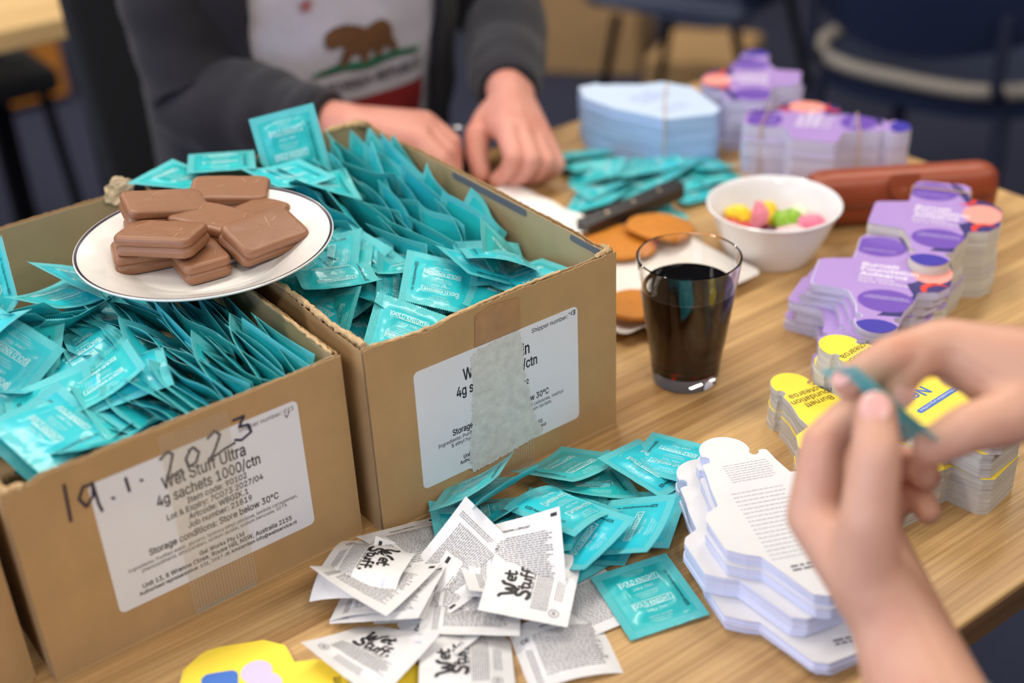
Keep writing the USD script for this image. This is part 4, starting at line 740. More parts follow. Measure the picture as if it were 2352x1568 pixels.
def yellow_face(t, z):
    def pl(name, poly, mm, up, lab=None): part(t, name, ext(poly.intersection(CARD.buffer(-.0002)), .00012, z + up), mm, False, label=lab)
    pl('lilac_disc', ell(-.0190, -.0290, .0105, .0105), YEL_LILAC, 0, 'pale lilac printed disc'); pl('lilac_disc', ell(-.0400, .004, .0100, .0085), YEL_LILAC, 0)
    pl('blue_bar', rrect(-.0210, .0180, .0360, .0228, .0023), YEL_BLUE, 0, 'blue printed bar')
    part(t, 'address_print', flat(text2d('burnettfoundation.org.nz/fitkit', .0022, 1.2, False), .008, .0204, 0, None, z + .0003), CARD_INK, False, label='white web address')
    part(t, 'print', cat(*[flat(text2d(s, .0062, .95, False, 0, 'c'), -.002, y, 0, None, z + .0002) for s, y in (('Burnett', -.0480), ('Foundation', -.0560), ('Aotearoa', -.0640))]), YEL_INK, False, label='black printed lettering')
    part(t, 'headline', flat(text2d('New', .0100, 1.0, True), .020, .0060, 0, None, z + .0002), YEL_BLUE, False, label='blue lettering')
def yellow_loose_face(t, z):
    def pl(name, poly, mm, up, lab=None): part(t, name, ext(poly.intersection(CARD.buffer(-.0002)), .00012, z + up), mm, False, label=lab)
    pl('blue_block', rrect(-.004, .0100, .0290, .0320, .005), YEL_BLUE, 0, 'blue printed block'); pl('lilac_disc', unary_union([ell(.0240, -.0010, .0095, .0095), ell(.0120, -.0060, .0100, .0100)]), YEL_LILAC, .00013, 'pale lilac printed blob')
    part(t, 'print', cat(*[flat(text2d(q, .0050, .95, False, 0, 'c'), -.002, y, 0, None, z + .0002) for q, y in (('Burnett', -.0480), ('Foundation', -.0560), ('Aotearoa', -.0640))]), YEL_INK, False, label='black printed lettering')
def white_face(t, z):
    rng = np.random.default_rng(8)
    part(t, 'fine_print', cat(flat(print_bars(rng, -.019, .014, -.070, -.0500, .0026, .0009), 0, 0, 0, None, z), flat(print_bars(rng, -.024, .014, -.040, .034, .0042, .0009), 0, 0, 0, None, z)), WHT_GREY, False, label='grey lines of fine text')
    part(t, 'headline', cat(flat(print_bars(rng, -.018, .010, .046, .0500, .0034, .0016), 0, 0, 0, None, z), flat(print_bars(rng, -.010, -.003, .0620, .0640, .003, .0013), 0, 0, 0, None, z)), WHT_INK, False, label='bold dark lettering')
def blue_face(t, z):
    rng = np.random.default_rng(9)
    part(t, 'print', cat(*[flat(text2d(s, .0070, 1.0, True, 0, 'l'), -.021, y, 0, None, z) for s, y in (('Burnett', .014), ('Foundation', .0045), ('Aotearoa', -.005))]), SKY_INK, False, label='blue printed lettering'); part(t, 'fine_print', flat(print_bars(rng, -.02, .02, -.05, -.03, .004, .0013), 0, 0, 0, None, z), SKY_INK, False)
def stack(name, label, x, y, yaw, layers, face, top_mat, edge, mirror=False, bands=(), cat_='card stack', scale=1.0, outline=None):
    """layers: (z0, z1, dx, dy, dyaw degrees) blocks of sheets, the last carries the printed top card"""
    t = thing(name, label, cat_, M4((x, y, TZ), Rz(math.radians(yaw))) @ np.diag([scale, scale, 1, 1]))
    poly = outline if outline is not None else CARDM if mirror else CARD
    for i, (z0, z1, dx, dy, da) in enumerate(layers):
        pp = affinity.translate(affinity.rotate(poly, da, origin=(0, 0)), dx, dy)
        # a block leans a little, sheet by sheet
        n = max(1, int(round((z1 - z0) / .004))); zs = np.linspace(z0, z1, n + 1); rng = np.random.default_rng(i + int(1e4 * z1))
        ms = [ext(affinity.translate(pp, *(rng.normal(size=2) * .0005)), zs[k + 1] - zs[k] + .00005, zs[k]) for k in range(n)]
        part(t, 'sheet_block', cat(*ms), edge, False, label='block of stacked cards')
        part(t, 'top_card', ext(pp, .0003, z1), top_mat, False, label='printed top sheet' if i == len(layers) - 1 else None)
    z0, z1, dx, dy, da = layers[-1]
    q = t
    if face: face(q, z1 + .00031)
    for b in bands:
        part(t, 'rubber_band', tube(np.array(b), .0009, 8), rubber, label='thin tan rubber band')
    return t
def band_path(u0, u1, v, z, dv=0.0):
    return [(u0, v - dv, .004), (u0 - .0006, v - dv * .9, z * .5), (u0, v - dv * .8, z + .0008), ((u0 + u1) / 2, v, z + .0013), (u1, v + dv * .8, z + .0008), (u1 + .0006, v + dv * .9, z * .5), (u1, v + dv, .004)]
# purple stack in front, fanned to the left
PURL = [(.0, .012, -.018, .004, -9), (.0125, .022, -.011, .003, -5), (.0225, .031, -.016, .000, -8), (.0315, .040, -.008, .002, -4), (.0405, .047, -.004, .001, -2), (.0475, .0545, 0, 0, 0)]
stack('card_stack', 'lilac and violet card stack fanned out in layers, right of the cola glass', .470, -.040, -57, PURL, purple_face, P_LILAC, E_LILAC)
stack('card_stack', 'tall lilac and violet card stack held by a rubber band, beside the brown leather case', .5750, -.0100, -59, [(.0, .022, .001, 0, 1), (.0225, .043, -.001, .001, -1), (.0435, .064, 0, 0, 0)], purple_face, P_LILAC, E_GREY, bands=[band_path(-.030, .0215, .055, .0645)])
stack('card_stack', 'blocky violet card stack wrapped by two rubber bands, behind the white bowl', .6800, .2280, 33, [(.0, .020, .001, 0, 0), (.0205, .042, -.001, 0, 1), (.0425, .0575, 0, 0, 0)], purple_face, P_LILAC, E_LILAC, bands=[band_path(-.030, .022, .050, .0580), band_path(-.0275, .028, -.045, .0580, .006)])
stack('card_stack', 'violet card stack farthest back at the corner of the table', .7220, .3640, 128, [(.0, .02, .002, .001, 2), (.0205, .042, -.002, 0, -1), (.0425, .058, 0, 0, 0)], purple_face, P_LILAC, E_LILAC)
BLUE_OUT = Polygon([((a - 600) / 1000, (b - 392) / 1000) for a, b in [(562, 474), (584, 469), (586, 461), (598, 452), (621, 430), (642, 422), (655, 386), (631, 317), (615, 310), (566, 333), (563, 345), (547, 395), (544, 443)]]).buffer(-.002).buffer(.002, quad_segs=3)
stack('card_stack', 'pale blue card stack with a rubber band, in front of the person in the hoodie', .600, .392, 0, [(.0, .026, .001, 0, 0), (.0262, .058, 0, 0, 0)], blue_face, SKY, E_BLUE, bands=[[(-.036, -.060, .003), (-.0365, -.0605, .03), (-.035, -.059, .0588), (.0, -.02, .0592), (.040, .02, .0588), (.0475, .026, .03), (.047, .026, .003)]], outline=BLUE_OUT)
# yellow stacks
stack('card_stack', 'yellow card stack with black lettering on top of the others, behind the raised hands', .3430, -.1750, 183, [(.0, .030, .004, .002, 2), (.0305, .050, .001, 0, -2), (.0505, .0675, 0, .004, 0)], yellow_face, YEL, E_GREY, scale=.93, bands=[[(-.030, -.034, .070), (.0, -.022, .0695), (.034, -.012, .070)], band_path(-.030, .0325, -.026, .0685, .010)])
stack('card_stack', 'yellow card stack lower and to the left, its notched tab towards the cola glass', .2985, -.1560, 170, [(.0, .018, .001, 0, 0), (.0185, .036, 0, 0, 0)], yellow_face, YEL, E_GREY, scale=.90)
stack('card_stack', 'yellow card flat at the bottom edge of the picture, beside the left carton', -.1420, -.0850, 64, [(.0, .0016, .001, .001, 2), (.0017, .0030, 0, 0, 0)], yellow_loose_face, YEL, E_GREY)
# white stacks, text side up
WHITE_OUT = Polygon([((a - 180) / 1000, (b + 195) / 1000) for a, b in [(226, -137), (222, -150), (219, -166), (238, -180), (243, -198), (226, -224), (207, -232), (190, -268), (184, -273), (147, -264), (141, -257), (142, -214), (136, -207), (130, -196), (141, -167), (146, -163), (157, -162), (166, -146), (174, -134), (180, -123.5)]]).buffer(-.002, quad_segs=4).buffer(.004, quad_segs=4).buffer(-.002, quad_segs=4)
_tab = affinity.translate(affinity.rotate(ell(0, 0, .0170, .0165), -23.5, origin=(0, 0)), .0225, .0735)
WHITE_OUT = unary_union([WHITE_OUT, _tab]).difference(unary_union([Point(.0050, .0745).buffer(.0036), Point(.0375, .0605).buffer(.0036)])).buffer(-.0005).buffer(.0005).simplify(.00012)
stack('card_stack', 'white card stack on top, with grey text, below the raised hand', .180, -.195, 0, [(.028, .036, -.002, -.002, 1.5), (.0362, .0445, 0, 0, 0)], None, WHT, E_WHITE, outline=WHITE_OUT)
wt = '/World/' + [n for p, n in [('', k[1] + ('' if v == 1 else f'_{v - 1:03d}')) for k, v in _used.items() if k == ('/World', 'card_stack')]][0]
wr = np.random.default_rng(8); wd = math.radians(66.5)
part(wt, 'fine_print', cat(flat(print_bars(wr, -.0165, .0165, .0395, .0600, .0026, .0008), .0, .0, wd - math.pi / 2, None, .0449), flat(print_bars(wr, -.022, .016, -.040, .030, .0042, .0008), 0, 0, wd - math.pi / 2, None, .0449)), WHT_GREY, False, label='grey lines of fine text')
part(wt, 'headline', cat(flat(print_bars(wr, -.012, .012, -.0500, -.0450, .0034, .0016), -.002, .0, wd - math.pi / 2, None, .0449), flat(print_bars(wr, .0, .006, -.0640, -.0620, .003, .0013), 0, 0, wd - math.pi / 2, None, .0449)), WHT_INK, False, label='bold dark lettering')
stack('card_stack', 'white card stack half covered, its round tab against the teal packets', .169, -.188, 1.5, [(.0130, .0275, 0, 0, 0)], None, WHT, E_WHITE, outline=WHITE_OUT)
stack('card_stack', 'white card stack lowest on the table, sticking out toward the front edge', .164, -.211, 1, [(.0, .0045, .002, .002, 2), (.0047, .0122, 0, 0, 0)], None, WHT, E_WHITE, outline=WHITE_OUT)
wt = '/World/card_stack_%03d' % (_used[('/World', 'card_stack')] - 1)
part(wt, 'headline', cat(flat(text2d('burnett', .006, .9, True), .004, -.046, wd + math.pi / 2, None, .0127), flat(print_bars(wr, -.006, .006, -.002, .002, .003, .0014), -.012, -.062, wd - math.pi / 2, None, .0127)), WHT_INK, False, label='bold dark lettering')

# ---------------------------------------------------------------- serving platter, crackers, knife, napkin
porcelain = mat('platter_porcelain', lin(236, 232, 226), .25, coat_weight=.4, coat_roughness=.06)
t = thing('serving_platter', 'square white platter with orange crackers behind the cola glass', 'plate', M4((.372, .168, TZ), Rz(math.radians(1))))
def platter(a, hgt, lip):
    zs = [(a * .62, 0), (a * .66, 0), (a * .70, .0040), (a * .98, hgt - .001), (a, hgt), (a * .99, hgt + .0012), (a * .955, hgt), (a * .72, .0062), (a * .66, .0048), (0.001, .0045)]
    V, F = [], []; base = np.array(rrect(-1, -1, 1, 1, .10).segmentize(.06).exterior.coords)[:-1]; n = len(base)
    for r, z in zs: V.append(np.column_stack([base * r, np.full(n, z)]))
    for k in range(len(zs) - 1):
        for j in range(n): p, q = k * n + j, k * n + (j + 1) % n; F += [(p, q, q + n), (p, q + n, p + n)]
    V = np.vstack(V + [[[0, 0, 0]], [[0, 0, .0045]]]); c0, c1 = len(V) - 2, len(V) - 1
    for j in range(n): F.append((c0, (j + 1) % n, j)); F.append((c1, (len(zs) - 1) * n + j, (len(zs) - 1) * n + (j + 1) % n))
    return trimesh.Trimesh(V, F, process=False)
part(t, 'platter_body', platter(.085, .0115, .004), porcelain, 40)
cracker = mat('orange_cracker', lin(196, 122, 28), .6, vary=.10, vscale=120, bump=.5, bscale=500, bdist=.0006)
def disc(r, h, seed):
    m = lathe([(0, 0), (r * .9, 0), (r, h * .35), (r * .985, h * .7), (r * .9, h), (0, h * 1.05)], 48); m = m.subdivide()
    v = m.vertices; a = np.arctan2(v[:, 1], v[:, 0]); k = 1 + .03 * np.sin(3 * a + seed) + .015 * np.sin(7 * a); m.vertices = np.column_stack([v[:, 0] * k, v[:, 1] * k, v[:, 2] + .0015 * (meshkit.fbm(v * 120 + seed, 3, seed) - .5)]); return m
for i, (lb, x, y, z, r, e) in enumerate((('large round orange cracker at the back of the platter, under the knife tip', .4020, .2180, .0075, .036, (0, 0, 0)), ('round orange cracker overlapping the large one at the back of the platter', .4440, .2060, .0135, .034, (40, 6, 5)),
        ('round orange cracker at the front of the platter, beside the cola glass', .3480, .0800, .0075, .034, (0, 0, 0)), ('orange cracker lying on the front one, half behind the carton corner', .3270, .1050, .0135, .032, (0, 5, -4)))):
    single('orange_cracker', lb, 'cracker', disc(r, .0065, i + 1), cracker, 50, m=M4((x, y, TZ + z), zyx(*e)))
# napkin under the blade
def sheet(w, h, n, seed, amp):
    xs = np.linspace(-w / 2, w / 2, n); X, Y = np.meshgrid(xs, np.linspace(-h / 2, h / 2, n), indexing='ij'); P = np.column_stack([X.ravel(), Y.ravel(), 0 * X.ravel()])
    z = amp * (meshkit.fbm(P * 22 + seed, 3, seed)) + .0008; V = np.vstack([np.column_stack([P[:, :2], z]), np.column_stack([P[:, :2], z - .0006])])
    I = np.arange(n * n).reshape(n, n); a, b, c, d = I[:-1, :-1].ravel(), I[1:, :-1].ravel(), I[1:, 1:].ravel(), I[:-1, 1:].ravel(); N = n * n
    F = [np.column_stack([a, b, c]), np.column_stack([a, c, d]), np.column_stack([c, b, a]) + N, np.column_stack([d, c, a]) + N]
    ring = np.concatenate([I[:, 0], I[-1, 1:], I[-2::-1, -1], I[0, -2::-1]]); r0, r1 = ring[:-1], ring[1:]; F += [np.column_stack([r0, r0 + N, r1 + N]), np.column_stack([r0, r1 + N, r1])]
    return trimesh.Trimesh(V, np.vstack(F), process=False)
single('paper_napkin', 'white paper napkin between the right carton and the far teal pile', 'napkin', sheet(.135, .175, 40, 5, .010), mat('napkin_paper', lin(238, 235, 230), .9, bump=.3, bscale=900, bdist=.0004), 60, m=M4((.352, .318, TZ), Rz(.05)))
t = thing('table_knife', 'knife with a black riveted handle lying across the platter edge', 'knife', M4((.4420, .2540, TZ + .0195), Rz(math.radians(2)) @ Ry(math.radians(-1.0))))
steel = mat('knife_steel', lin(196, 196, 198), .22, metallic=1.0)
handle = mat('knife_handle', lin(34, 30, 30), .32, coat_weight=.3)
blade = Polygon([(-.185, .004), (-.170, -.004), (-.065, -.0085), (-.055, -.0085), (-.055, .0085), (-.150, .0085), (-.178, .007)])
part(t, 'blade', ext(blade, .0014, -.0007), steel, False)
hp = Polygon([(-.058, -.0095), (-.02, -.0100), (.040, -.0120), (.068, -.0125), (.074, -.007), (.074, .007), (.068, .0105), (.0, .0090), (-.058, .0095)]).buffer(-.0015).buffer(.0015, quad_segs=4)
part(t, 'handle', cat(ext(hp, .0052, .0010), ext(hp, .0052, -.0062), ext(hp.buffer(-.0006), .0025, -.0012)), handle, False)
part(t, 'rivet', cat(*[xf(lathe([(0, .0071), (.0022, .0069), (.0027, .0060), (.0027, -.0060), (.0022, -.0069), (0, -.0071)], 20), (x, -.0005, 0)) for x in (-.025, .010, .045)]), mat('brass_rivet', lin(226, 206, 176), .25, metallic=1.0), 40, label='three pale rivets')
# leather case
leather = mat('tan_leather', lin(146, 66, 38), .42, vary=.14, vscale=14, bump=.25, bscale=650, bdist=.0004)
t = thing('leather_case', 'long tan leather case with a snap tab, behind the bowl', 'case', M4((.6520, .0905, TZ), Rz(math.radians(-33.0))))
def case_mesh():
    L = .186; n = 40; sec = []
    for k in range(n + 1):
        x = -L / 2 + L * k / n; e = min(1, min(k, n - k) / 4.0); e = math.sin(e * math.pi / 2) ** .6
        pts = []
        for a in np.linspace(0, 2 * np.pi, 32, endpoint=False):
            cy, cz = math.cos(a), math.sin(a); yy = .021 * np.sign(cy) * abs(cy) ** .75; zz = .028 + .028 * np.sign(cz) * abs(cz) ** .7
            yy += .004 * (1 - zz / .056); pts.append((x, yy * (.55 + .45 * e), zz * (.86 + .14 * e)))
        sec.append(pts)
    V = np.array(sec).reshape(-1, 3); m = 32; F = []
    for k in range(n):
        for j in range(m): a, b = k * m + j, k * m + (j + 1) % m; F += [(a, b, b + m), (a, b + m, a + m)]
    V = np.vstack([V, V[:m].mean(0), V[-m:].mean(0)]); F += [(len(V) - 2, (j + 1) % m, j) for j in range(m)] + [(len(V) - 1, n * m + j, n * m + (j + 1) % m) for j in range(m)]
    msh = trimesh.Trimesh(V, F, process=False); msh.fix_normals(); return msh
part(t, 'case_body', case_mesh(), leather, 50)
part(t, 'flap_seam', tube([(-.084, -.0215, .030), (-.05, -.0232, .0285), (0, -.0235, .028), (.05, -.0232, .0285), (.084, -.0215, .030)], .0012, 8), mat('leather_seam', lin(92, 34, 18), .6))
tab = part(t, 'snap_tab', xf(ext(Polygon([(-.013, .010), (.013, .010), (.0135, -.004), (.009, -.010), (0, -.0125), (-.009, -.010), (-.0135, -.004)]).buffer(.001), .002), (-.004, -.0215, .047), Rx(math.radians(78))), leather, False)
part(tab, 'snap_button', xf(lathe([(0, .0016), (.003, .0013), (.0042, 0), (0, 0)], 20), (-.004, -.0238, .0425), Rx(math.radians(78))), mat('snap_metal', lin(150, 80, 50), .3), 40)
# small clear cup by the far person's hand
t = thing('clear_cup', 'small clear plastic tub beside the far person\u2019s hands', 'tub', M4((.398, .502, TZ)))
pl = usdkit.material(stage, '/World/Looks/clear_plastic', {'f': ('fresnel', {'IOR': 1.5}), 't': ('transparent_bsdf', {'color': (.95, .96, .97)}), 'g': ('glossy_bsdf', {'color': (.95, .95, .95), 'roughness': .06}), 'm': ('mix_closure', {})}, [('f.fac', 'm.fac'), ('t.BSDF', 'm.closure1'), ('g.BSDF', 'm.closure2')], surface='m.closure')
part(t, 'tub', lathe([(0, .0005), (.030, .0005), (.0365, .0300), (.0385, .0310), (.0385, .0325), (.0350, .0315), (.0290, .0020), (0, .0018)], 64), pl, 40)

# ---------------------------------------------------------------- background: another table, chairs, cartons
navy_plastic = mat('navy_plastic', lin(30, 40, 66), .38, bump=.1, bscale=400)
black_fabric = mat('black_fabric', lin(20, 20, 23), .9, vary=.2, vscale=200)
black_metal = mat('black_metal', lin(16, 16, 18), .4, metallic=.5)
pale_wood = wood('pale_wood', lin(222, 188, 132), lin(196, 158, 104), .6)
def leg(a, b, r=.012): return tube([a, b], r, 12)
t = thing('side_table', 'second pale wooden table in the far left corner of the picture', 'table', M4((.22, 1.785, 0), Rz(math.radians(.5))))
part(t, 'tabletop', rbx(1.6, .8, .035, .004, (-.62, 0, .7225)), pale_wood)
for x in (-1.35, .11):
    for y in (-.33, .33): part(t, 'leg', rbx(.045, .045, .705, .005, (x, y, .3525)), black_metal)
def chair(label, x, y, yaw, back=black_fabric, fab=black_fabric):
    t = thing('meeting_chair', label, 'chair', M4((x, y, 0), Rz(math.radians(yaw))))
    part(t, 'seat', rbx(.46, .45, .055, .02, (0, 0, .45)), fab)
    part(t, 'backrest', xf(rbx(.44, .035, .42, .015, (0, 0, .21)), (0, .215, .50), Rx(math.radians(-7))), back)
    for s in (-1, 1):
        part(t, 'leg', leg((s * .20, -.18, .43), (s * .22, -.22, .0)), black_metal); part(t, 'leg', leg((s * .20, .19, .43), (s * .22, .24, .0)), black_metal)
        part(t, 'back_post', leg((s * .185, .20, .42), (s * .185, .245, .62)), black_metal)
    return t
chair('black chair behind the person in the hoodie, seen at the left', .385, .735, 1)
chair('black chair pushed under the second table, far left', .20, 2.20, 0)
t = thing('wooden_bench', 'low orange-brown wooden box seat under the second table', 'bench', M4((-.02, 3.30, 0)))
part(t, 'bench_body', rbx(1.6, .35, .50, .01, (0, 0, .27)), mat('orange_wood', lin(206, 130, 44), .5, vary=.12, vscale=8, stretch=(1, 8, 8)))
part(t, 'plinth', bx(1.4, .30, .03, (0, 0, .013)), black_metal, False)
# big carton standing on the floor behind the far table corner
kb = mat('kraft_board'); 
t = thing('storage_carton', 'brown storage carton standing on the floor behind the table', 'cardboard box', M4((2.16, 2.42, 0), Rz(math.radians(40))))
part(t, 'carton_body', rbx(.40, .40, .25, .005, (0, 0, .126)), kb); part(t, 'lid_flap', rbx(.39, .195, .005, .002, (0, -.10, .2545)), kb); part(t, 'lid_flap', rbx(.39, .195, .005, .002, (0, .10, .2545)), kb); part(t, 'tape_strip', bx(.06, .0015, .15, (0, -.2012, .17)), mat('parcel_tape', lin(196, 172, 130), .25), False)
t = thing('storage_carton', 'smaller brown carton further right, in shade among the chair legs', 'cardboard box', M4((2.19, 1.92, 0), Rz(math.radians(30))))
part(t, 'carton_body', rbx(.30, .26, .13, .005, (0, 0, .066)), kb); part(t, 'lid_flap', rbx(.29, .13, .005, .002, (0, -.06, .1345)), kb)
# navy shell chairs to the right
def shell_chair(label, x, y, yaw):
    t = thing('shell_chair', label, 'chair', M4((x, y, 0), Rz(math.radians(yaw))))
    n, k = 28, 16; V = []
    prof = [(-.21, .455), (-.20, .445), (-.10, .435), (.05, .43), (.14, .44), (.19, .47), (.215, .54), (.235, .62), (.25, .70), (.262, .78), (.27, .845), (.272, .86)]
    s = np.linspace(0, len(prof) - 1, n); yy = np.interp(s, range(len(prof)), [p[0] for p in prof]); zz = np.interp(s, range(len(prof)), [p[1] for p in prof])
    for i in range(n):
        wdt = .225 if s[i] < 5 else .235 - .012 * (s[i] - 5)
        for j in range(k + 1):
            u = -1 + 2 * j / k; c = abs(u) ** 2.5; V.append((u * wdt, yy[i] - (.05 * c if s[i] > 5 else 0), zz[i] + (.025 * c if s[i] <= 5 else 0)))
    V = np.array(V); W = k + 1; F = []
    for i in range(n - 1):
        for j in range(k): a = i * W + j; F += [(a, a + 1, a + W + 1), (a, a + W + 1, a + W)]
    m = trimesh.Trimesh(V, F, process=False); nn = m.vertex_normals; N = len(V); V2 = np.vstack([V, V - nn * .007]); F = np.array(F); ed = []
    ring = [j for j in range(W)] + [i * W + k for i in range(1, n)] + [(n - 1) * W + j for j in range(k - 1, -1, -1)] + [i * W for i in range(n - 2, -1, -1)]
    for a, b in zip(ring[:-1], ring[1:]): ed += [(a, a + N, b + N), (a, b + N, b)]
    part(t, 'shell', trimesh.Trimesh(V2, np.vstack([F, F[:, ::-1] + N, ed]), process=False), navy_plastic, 50)
    part(t, 'seat_pad', rbx(.40, .38, .03, .014, (0, -.03, .458)), navy_plastic)
    for sx in (-1, 1):
        part(t, 'leg', tube([(sx * .18, -.15, .425), (sx * .21, -.22, .012)], .011, 12), black_metal); part(t, 'leg', tube([(sx * .18, .13, .425), (sx * .21, .24, .012)], .011, 12), black_metal)
    return t
def gap_chair(label, x, y, yaw):
    t = thing('shell_chair', label, 'chair', M4((x, y, 0), Rz(math.radians(yaw)))); ph = np.linspace(0, 2 * np.pi, 72, endpoint=False)
    ring = np.column_stack([.245 * np.sign(np.cos(ph)) * abs(np.cos(ph)) ** .7, .235 * np.sign(np.sin(ph)) * abs(np.sin(ph)) ** .7])
    m = ext(Polygon(ring), .045, .395); part(t, 'seat', m, navy_plastic, 40)
    pts = np.column_stack([ring, np.full(72, .448)]); part(t, 'seat_rim', tube(np.vstack([pts, pts[:2]]), .015, 10), mat('rim_grey', lin(150, 142, 134), .5), 60, label='grey padded seat rim')
    n, k = 22, 24; V = []
    for i in range(n):
        z = .50 + .42 * i / (n - 1)
        for j in range(k + 1):
            u_ = -1 + 2 * j / k; V.append((.25 * u_ * (1 - .10 * (i / n) ** 2), .255 + .05 * i / n - .11 * u_ * u_, z + (.055 * u_ * u_ if i == 0 else .055 * u_ * u_ * (1 - i / (n - 1)))))
    V = np.array(V); W_ = k + 1; F = []
    for i in range(n - 1):
        for j in range(k): a = i * W_ + j; F += [(a, a + 1, a + W_ + 1), (a, a + W_ + 1, a + W_)]
    F = np.array(F); N = len(V); V2 = np.vstack([V, V + [0, -.022, 0]]); ed = []
    rg = [j for j in range(W_)] + [i * W_ + k for i in range(1, n)] + [(n - 1) * W_ + j for j in range(k - 1, -1, -1)] + [i * W_ for i in range(n - 2, -1, -1)]
    for a, b_ in zip(rg[:-1], rg[1:]): ed += [(a, b_, b_ + N), (a, b_ + N, a + N)]
    mm = trimesh.Trimesh(V2, np.vstack([F, F[:, ::-1] + N, ed]), process=False); mm.fix_normals(); part(t, 'backrest', mm, navy_plastic, 50)
    for s in (-1, 1):
        part(t, 'leg', tube([(s * .19, .19, .40), (s * .21, .24, .012)], .016, 12), mat('navy_metal', lin(40, 44, 66), .4)); part(t, 'leg', tube([(s * .19, -.17, .40), (s * .21, -.23, .012)], .016, 12), mat('navy_metal'))
        part(t, 'back_bracket', tube([(s * .18, .17, .42), (s * .19, .24, .47), (s * .19, .235, .60)], .012, 10), mat('navy_metal'))
gap_chair('navy chair at the upper right with a gap over its grey rimmed seat', 1.87, .89, 101)
shell_chair('navy plastic shell chair further back in the middle, behind the violet stacks', 1.80, 1.52, 205)

# ---------------------------------------------------------------- people
def skin_mat(name, c):
    n = {'tc': ('texture_coordinate', {}), 'n': ('noise_texture', {'scale': 26.0, 'detail': 4.0}), 'r': ('rgb_ramp', {'ramp': [(.3, tuple(np.array(lin(*c)) * [.93, .80, .76])), (.5, lin(*c)), (.72, tuple(np.clip(np.array(lin(*c)) * [1.05, 1.06, 1.05], 0, 1)))]}),
         'bn': ('noise_texture', {'scale': 420.0, 'detail': 4.0}), 'b2': ('noise_texture', {'scale': 60.0, 'detail': 3.0}), 'ad': ('math', {'math_type': 'multiply_add', 'value2': .25}), 'b': ('bump', {'strength': .35, 'distance': .0008}),
         'p': ('principled_bsdf', {'roughness': .48, 'subsurface_weight': .10, 'subsurface_radius': (1.0, .35, .2), 'subsurface_scale': .004, 'specular_ior_level': .4})}
    return usdkit.material(stage, '/World/Looks/' + name, n, [('tc.object', 'n.vector'), ('n.fac', 'r.fac'), ('r.color', 'p.base_color'), ('tc.object', 'bn.vector'), ('tc.object', 'b2.vector'), ('bn.fac', 'ad.value1'), ('b2.fac', 'ad.value3'), ('ad.value', 'b.height'), ('b.normal', 'p.normal')], surface='p.BSDF')
def cloth_mat(name, c, sc=900): return mat(name, lin(*c), .92, vary=.10, vscale=30, bump=.4, bscale=sc, bdist=.0008, sheen_weight=.12)
def sph(p, r, seg=24): return manifold3d.Manifold.sphere(float(r), seg).translate([float(x) for x in p])
def bone(p, q): return manifold3d.Manifold.batch_hull([sph(*p), sph(*q)])
def union(ms): return manifold3d.Manifold.batch_boolean(ms, manifold3d.OpType.Add)
def finish(m, ref, it, lamb=.5):
    a = m.refine_to_length(ref).to_mesh(); t = trimesh.Trimesh(a.vert_properties[:, :3].astype(float), a.tri_verts, process=True)
    trimesh.smoothing.filter_taubin(t, lamb=lamb, nu=.52, iterations=it); return t
def hand_bones(J, s):
    g = lambda n: (J[s + n][:3], J[s + n][3]); B = []
    for f in 'imrp':
        B += [bone(g(f + 'mcp'), g(f + 'pip')), bone(g(f + 'pip'), g(f + 'dip')), bone(g(f + 'dip'), g(f + 'tip'))]
    H = manifold3d.Manifold.batch_hull
    B.append(H([sph(*g(n)) for n in ('wrist', 'wrist2', 'imcp', 'mmcp')])); B.append(H([sph(*g(n)) for n in ('wrist', 'wrist2', 'mmcp', 'rmcp')])); B.append(H([sph(*g(n)) for n in ('wrist', 'wrist2', 'rmcp', 'pmcp')]))
    B.append(H([sph(*g(n)) for n in ('wrist', 'thenar', 'imcp')])); B.append(H([sph(*g(n)) for n in ('thenar', 'wrist', 'wrist2', 'mmcp')]))
    B += [bone(g('thenar'), g('tmcp')), bone(g('tmcp'), g('tip')), bone(g('tip'), g('ttip'))]
    return B
def scaleJ(J): return {k: (np.array([v[0] / 1000, v[1] / 1000, TZ + v[2] / 1000]), v[3] / 1000) for k, v in J.items()}
def J4(J): return {k: (*p, r) for k, (p, r) in J.items()}
def head(cx, cy, cz, yaw, s=1.0):
    """a head with brow, nose, jaw, ears; returns bones in world space and the face frame"""
    R = Rz(yaw); o = np.array([cx, cy, cz]); L = lambda x, y, z: tuple(o + s * (R @ np.array([x, y, z])))
    H = manifold3d.Manifold.batch_hull
    b = [H([sph(L(0, .012, .035), .082 * s), sph(L(0, -.028, .03), .070 * s)]), H([sph(L(0, -.03, .02), .066 * s), sph(L(0, -.055, -.075), .030 * s), sph(L(.040, -.01, -.05), .028 * s), sph(L(-.040, -.01, -.05), .028 * s)]),
         H([sph(L(0, -.094, .012), .008 * s), sph(L(0, -.112, -.022), .011 * s), sph(L(.013, -.098, -.026), .008 * s), sph(L(-.013, -.098, -.026), .008 * s)]),
         H([sph(L(-.03, -.088, .025), .010 * s), sph(L(.03, -.088, .025), .010 * s)]), H([sph(L(-.018, -.089, -.053), .006 * s), sph(L(.018, -.089, -.053), .006 * s), sph(L(0, -.094, -.050), .006 * s)])]
    for k in (-1, 1): b.append(H([sph(L(k * .078, .005, .02), .012 * s), sph(L(k * .076, .0, -.02), .009 * s), sph(L(k * .086, .016, .015), .006 * s)]))
    return b, L, s
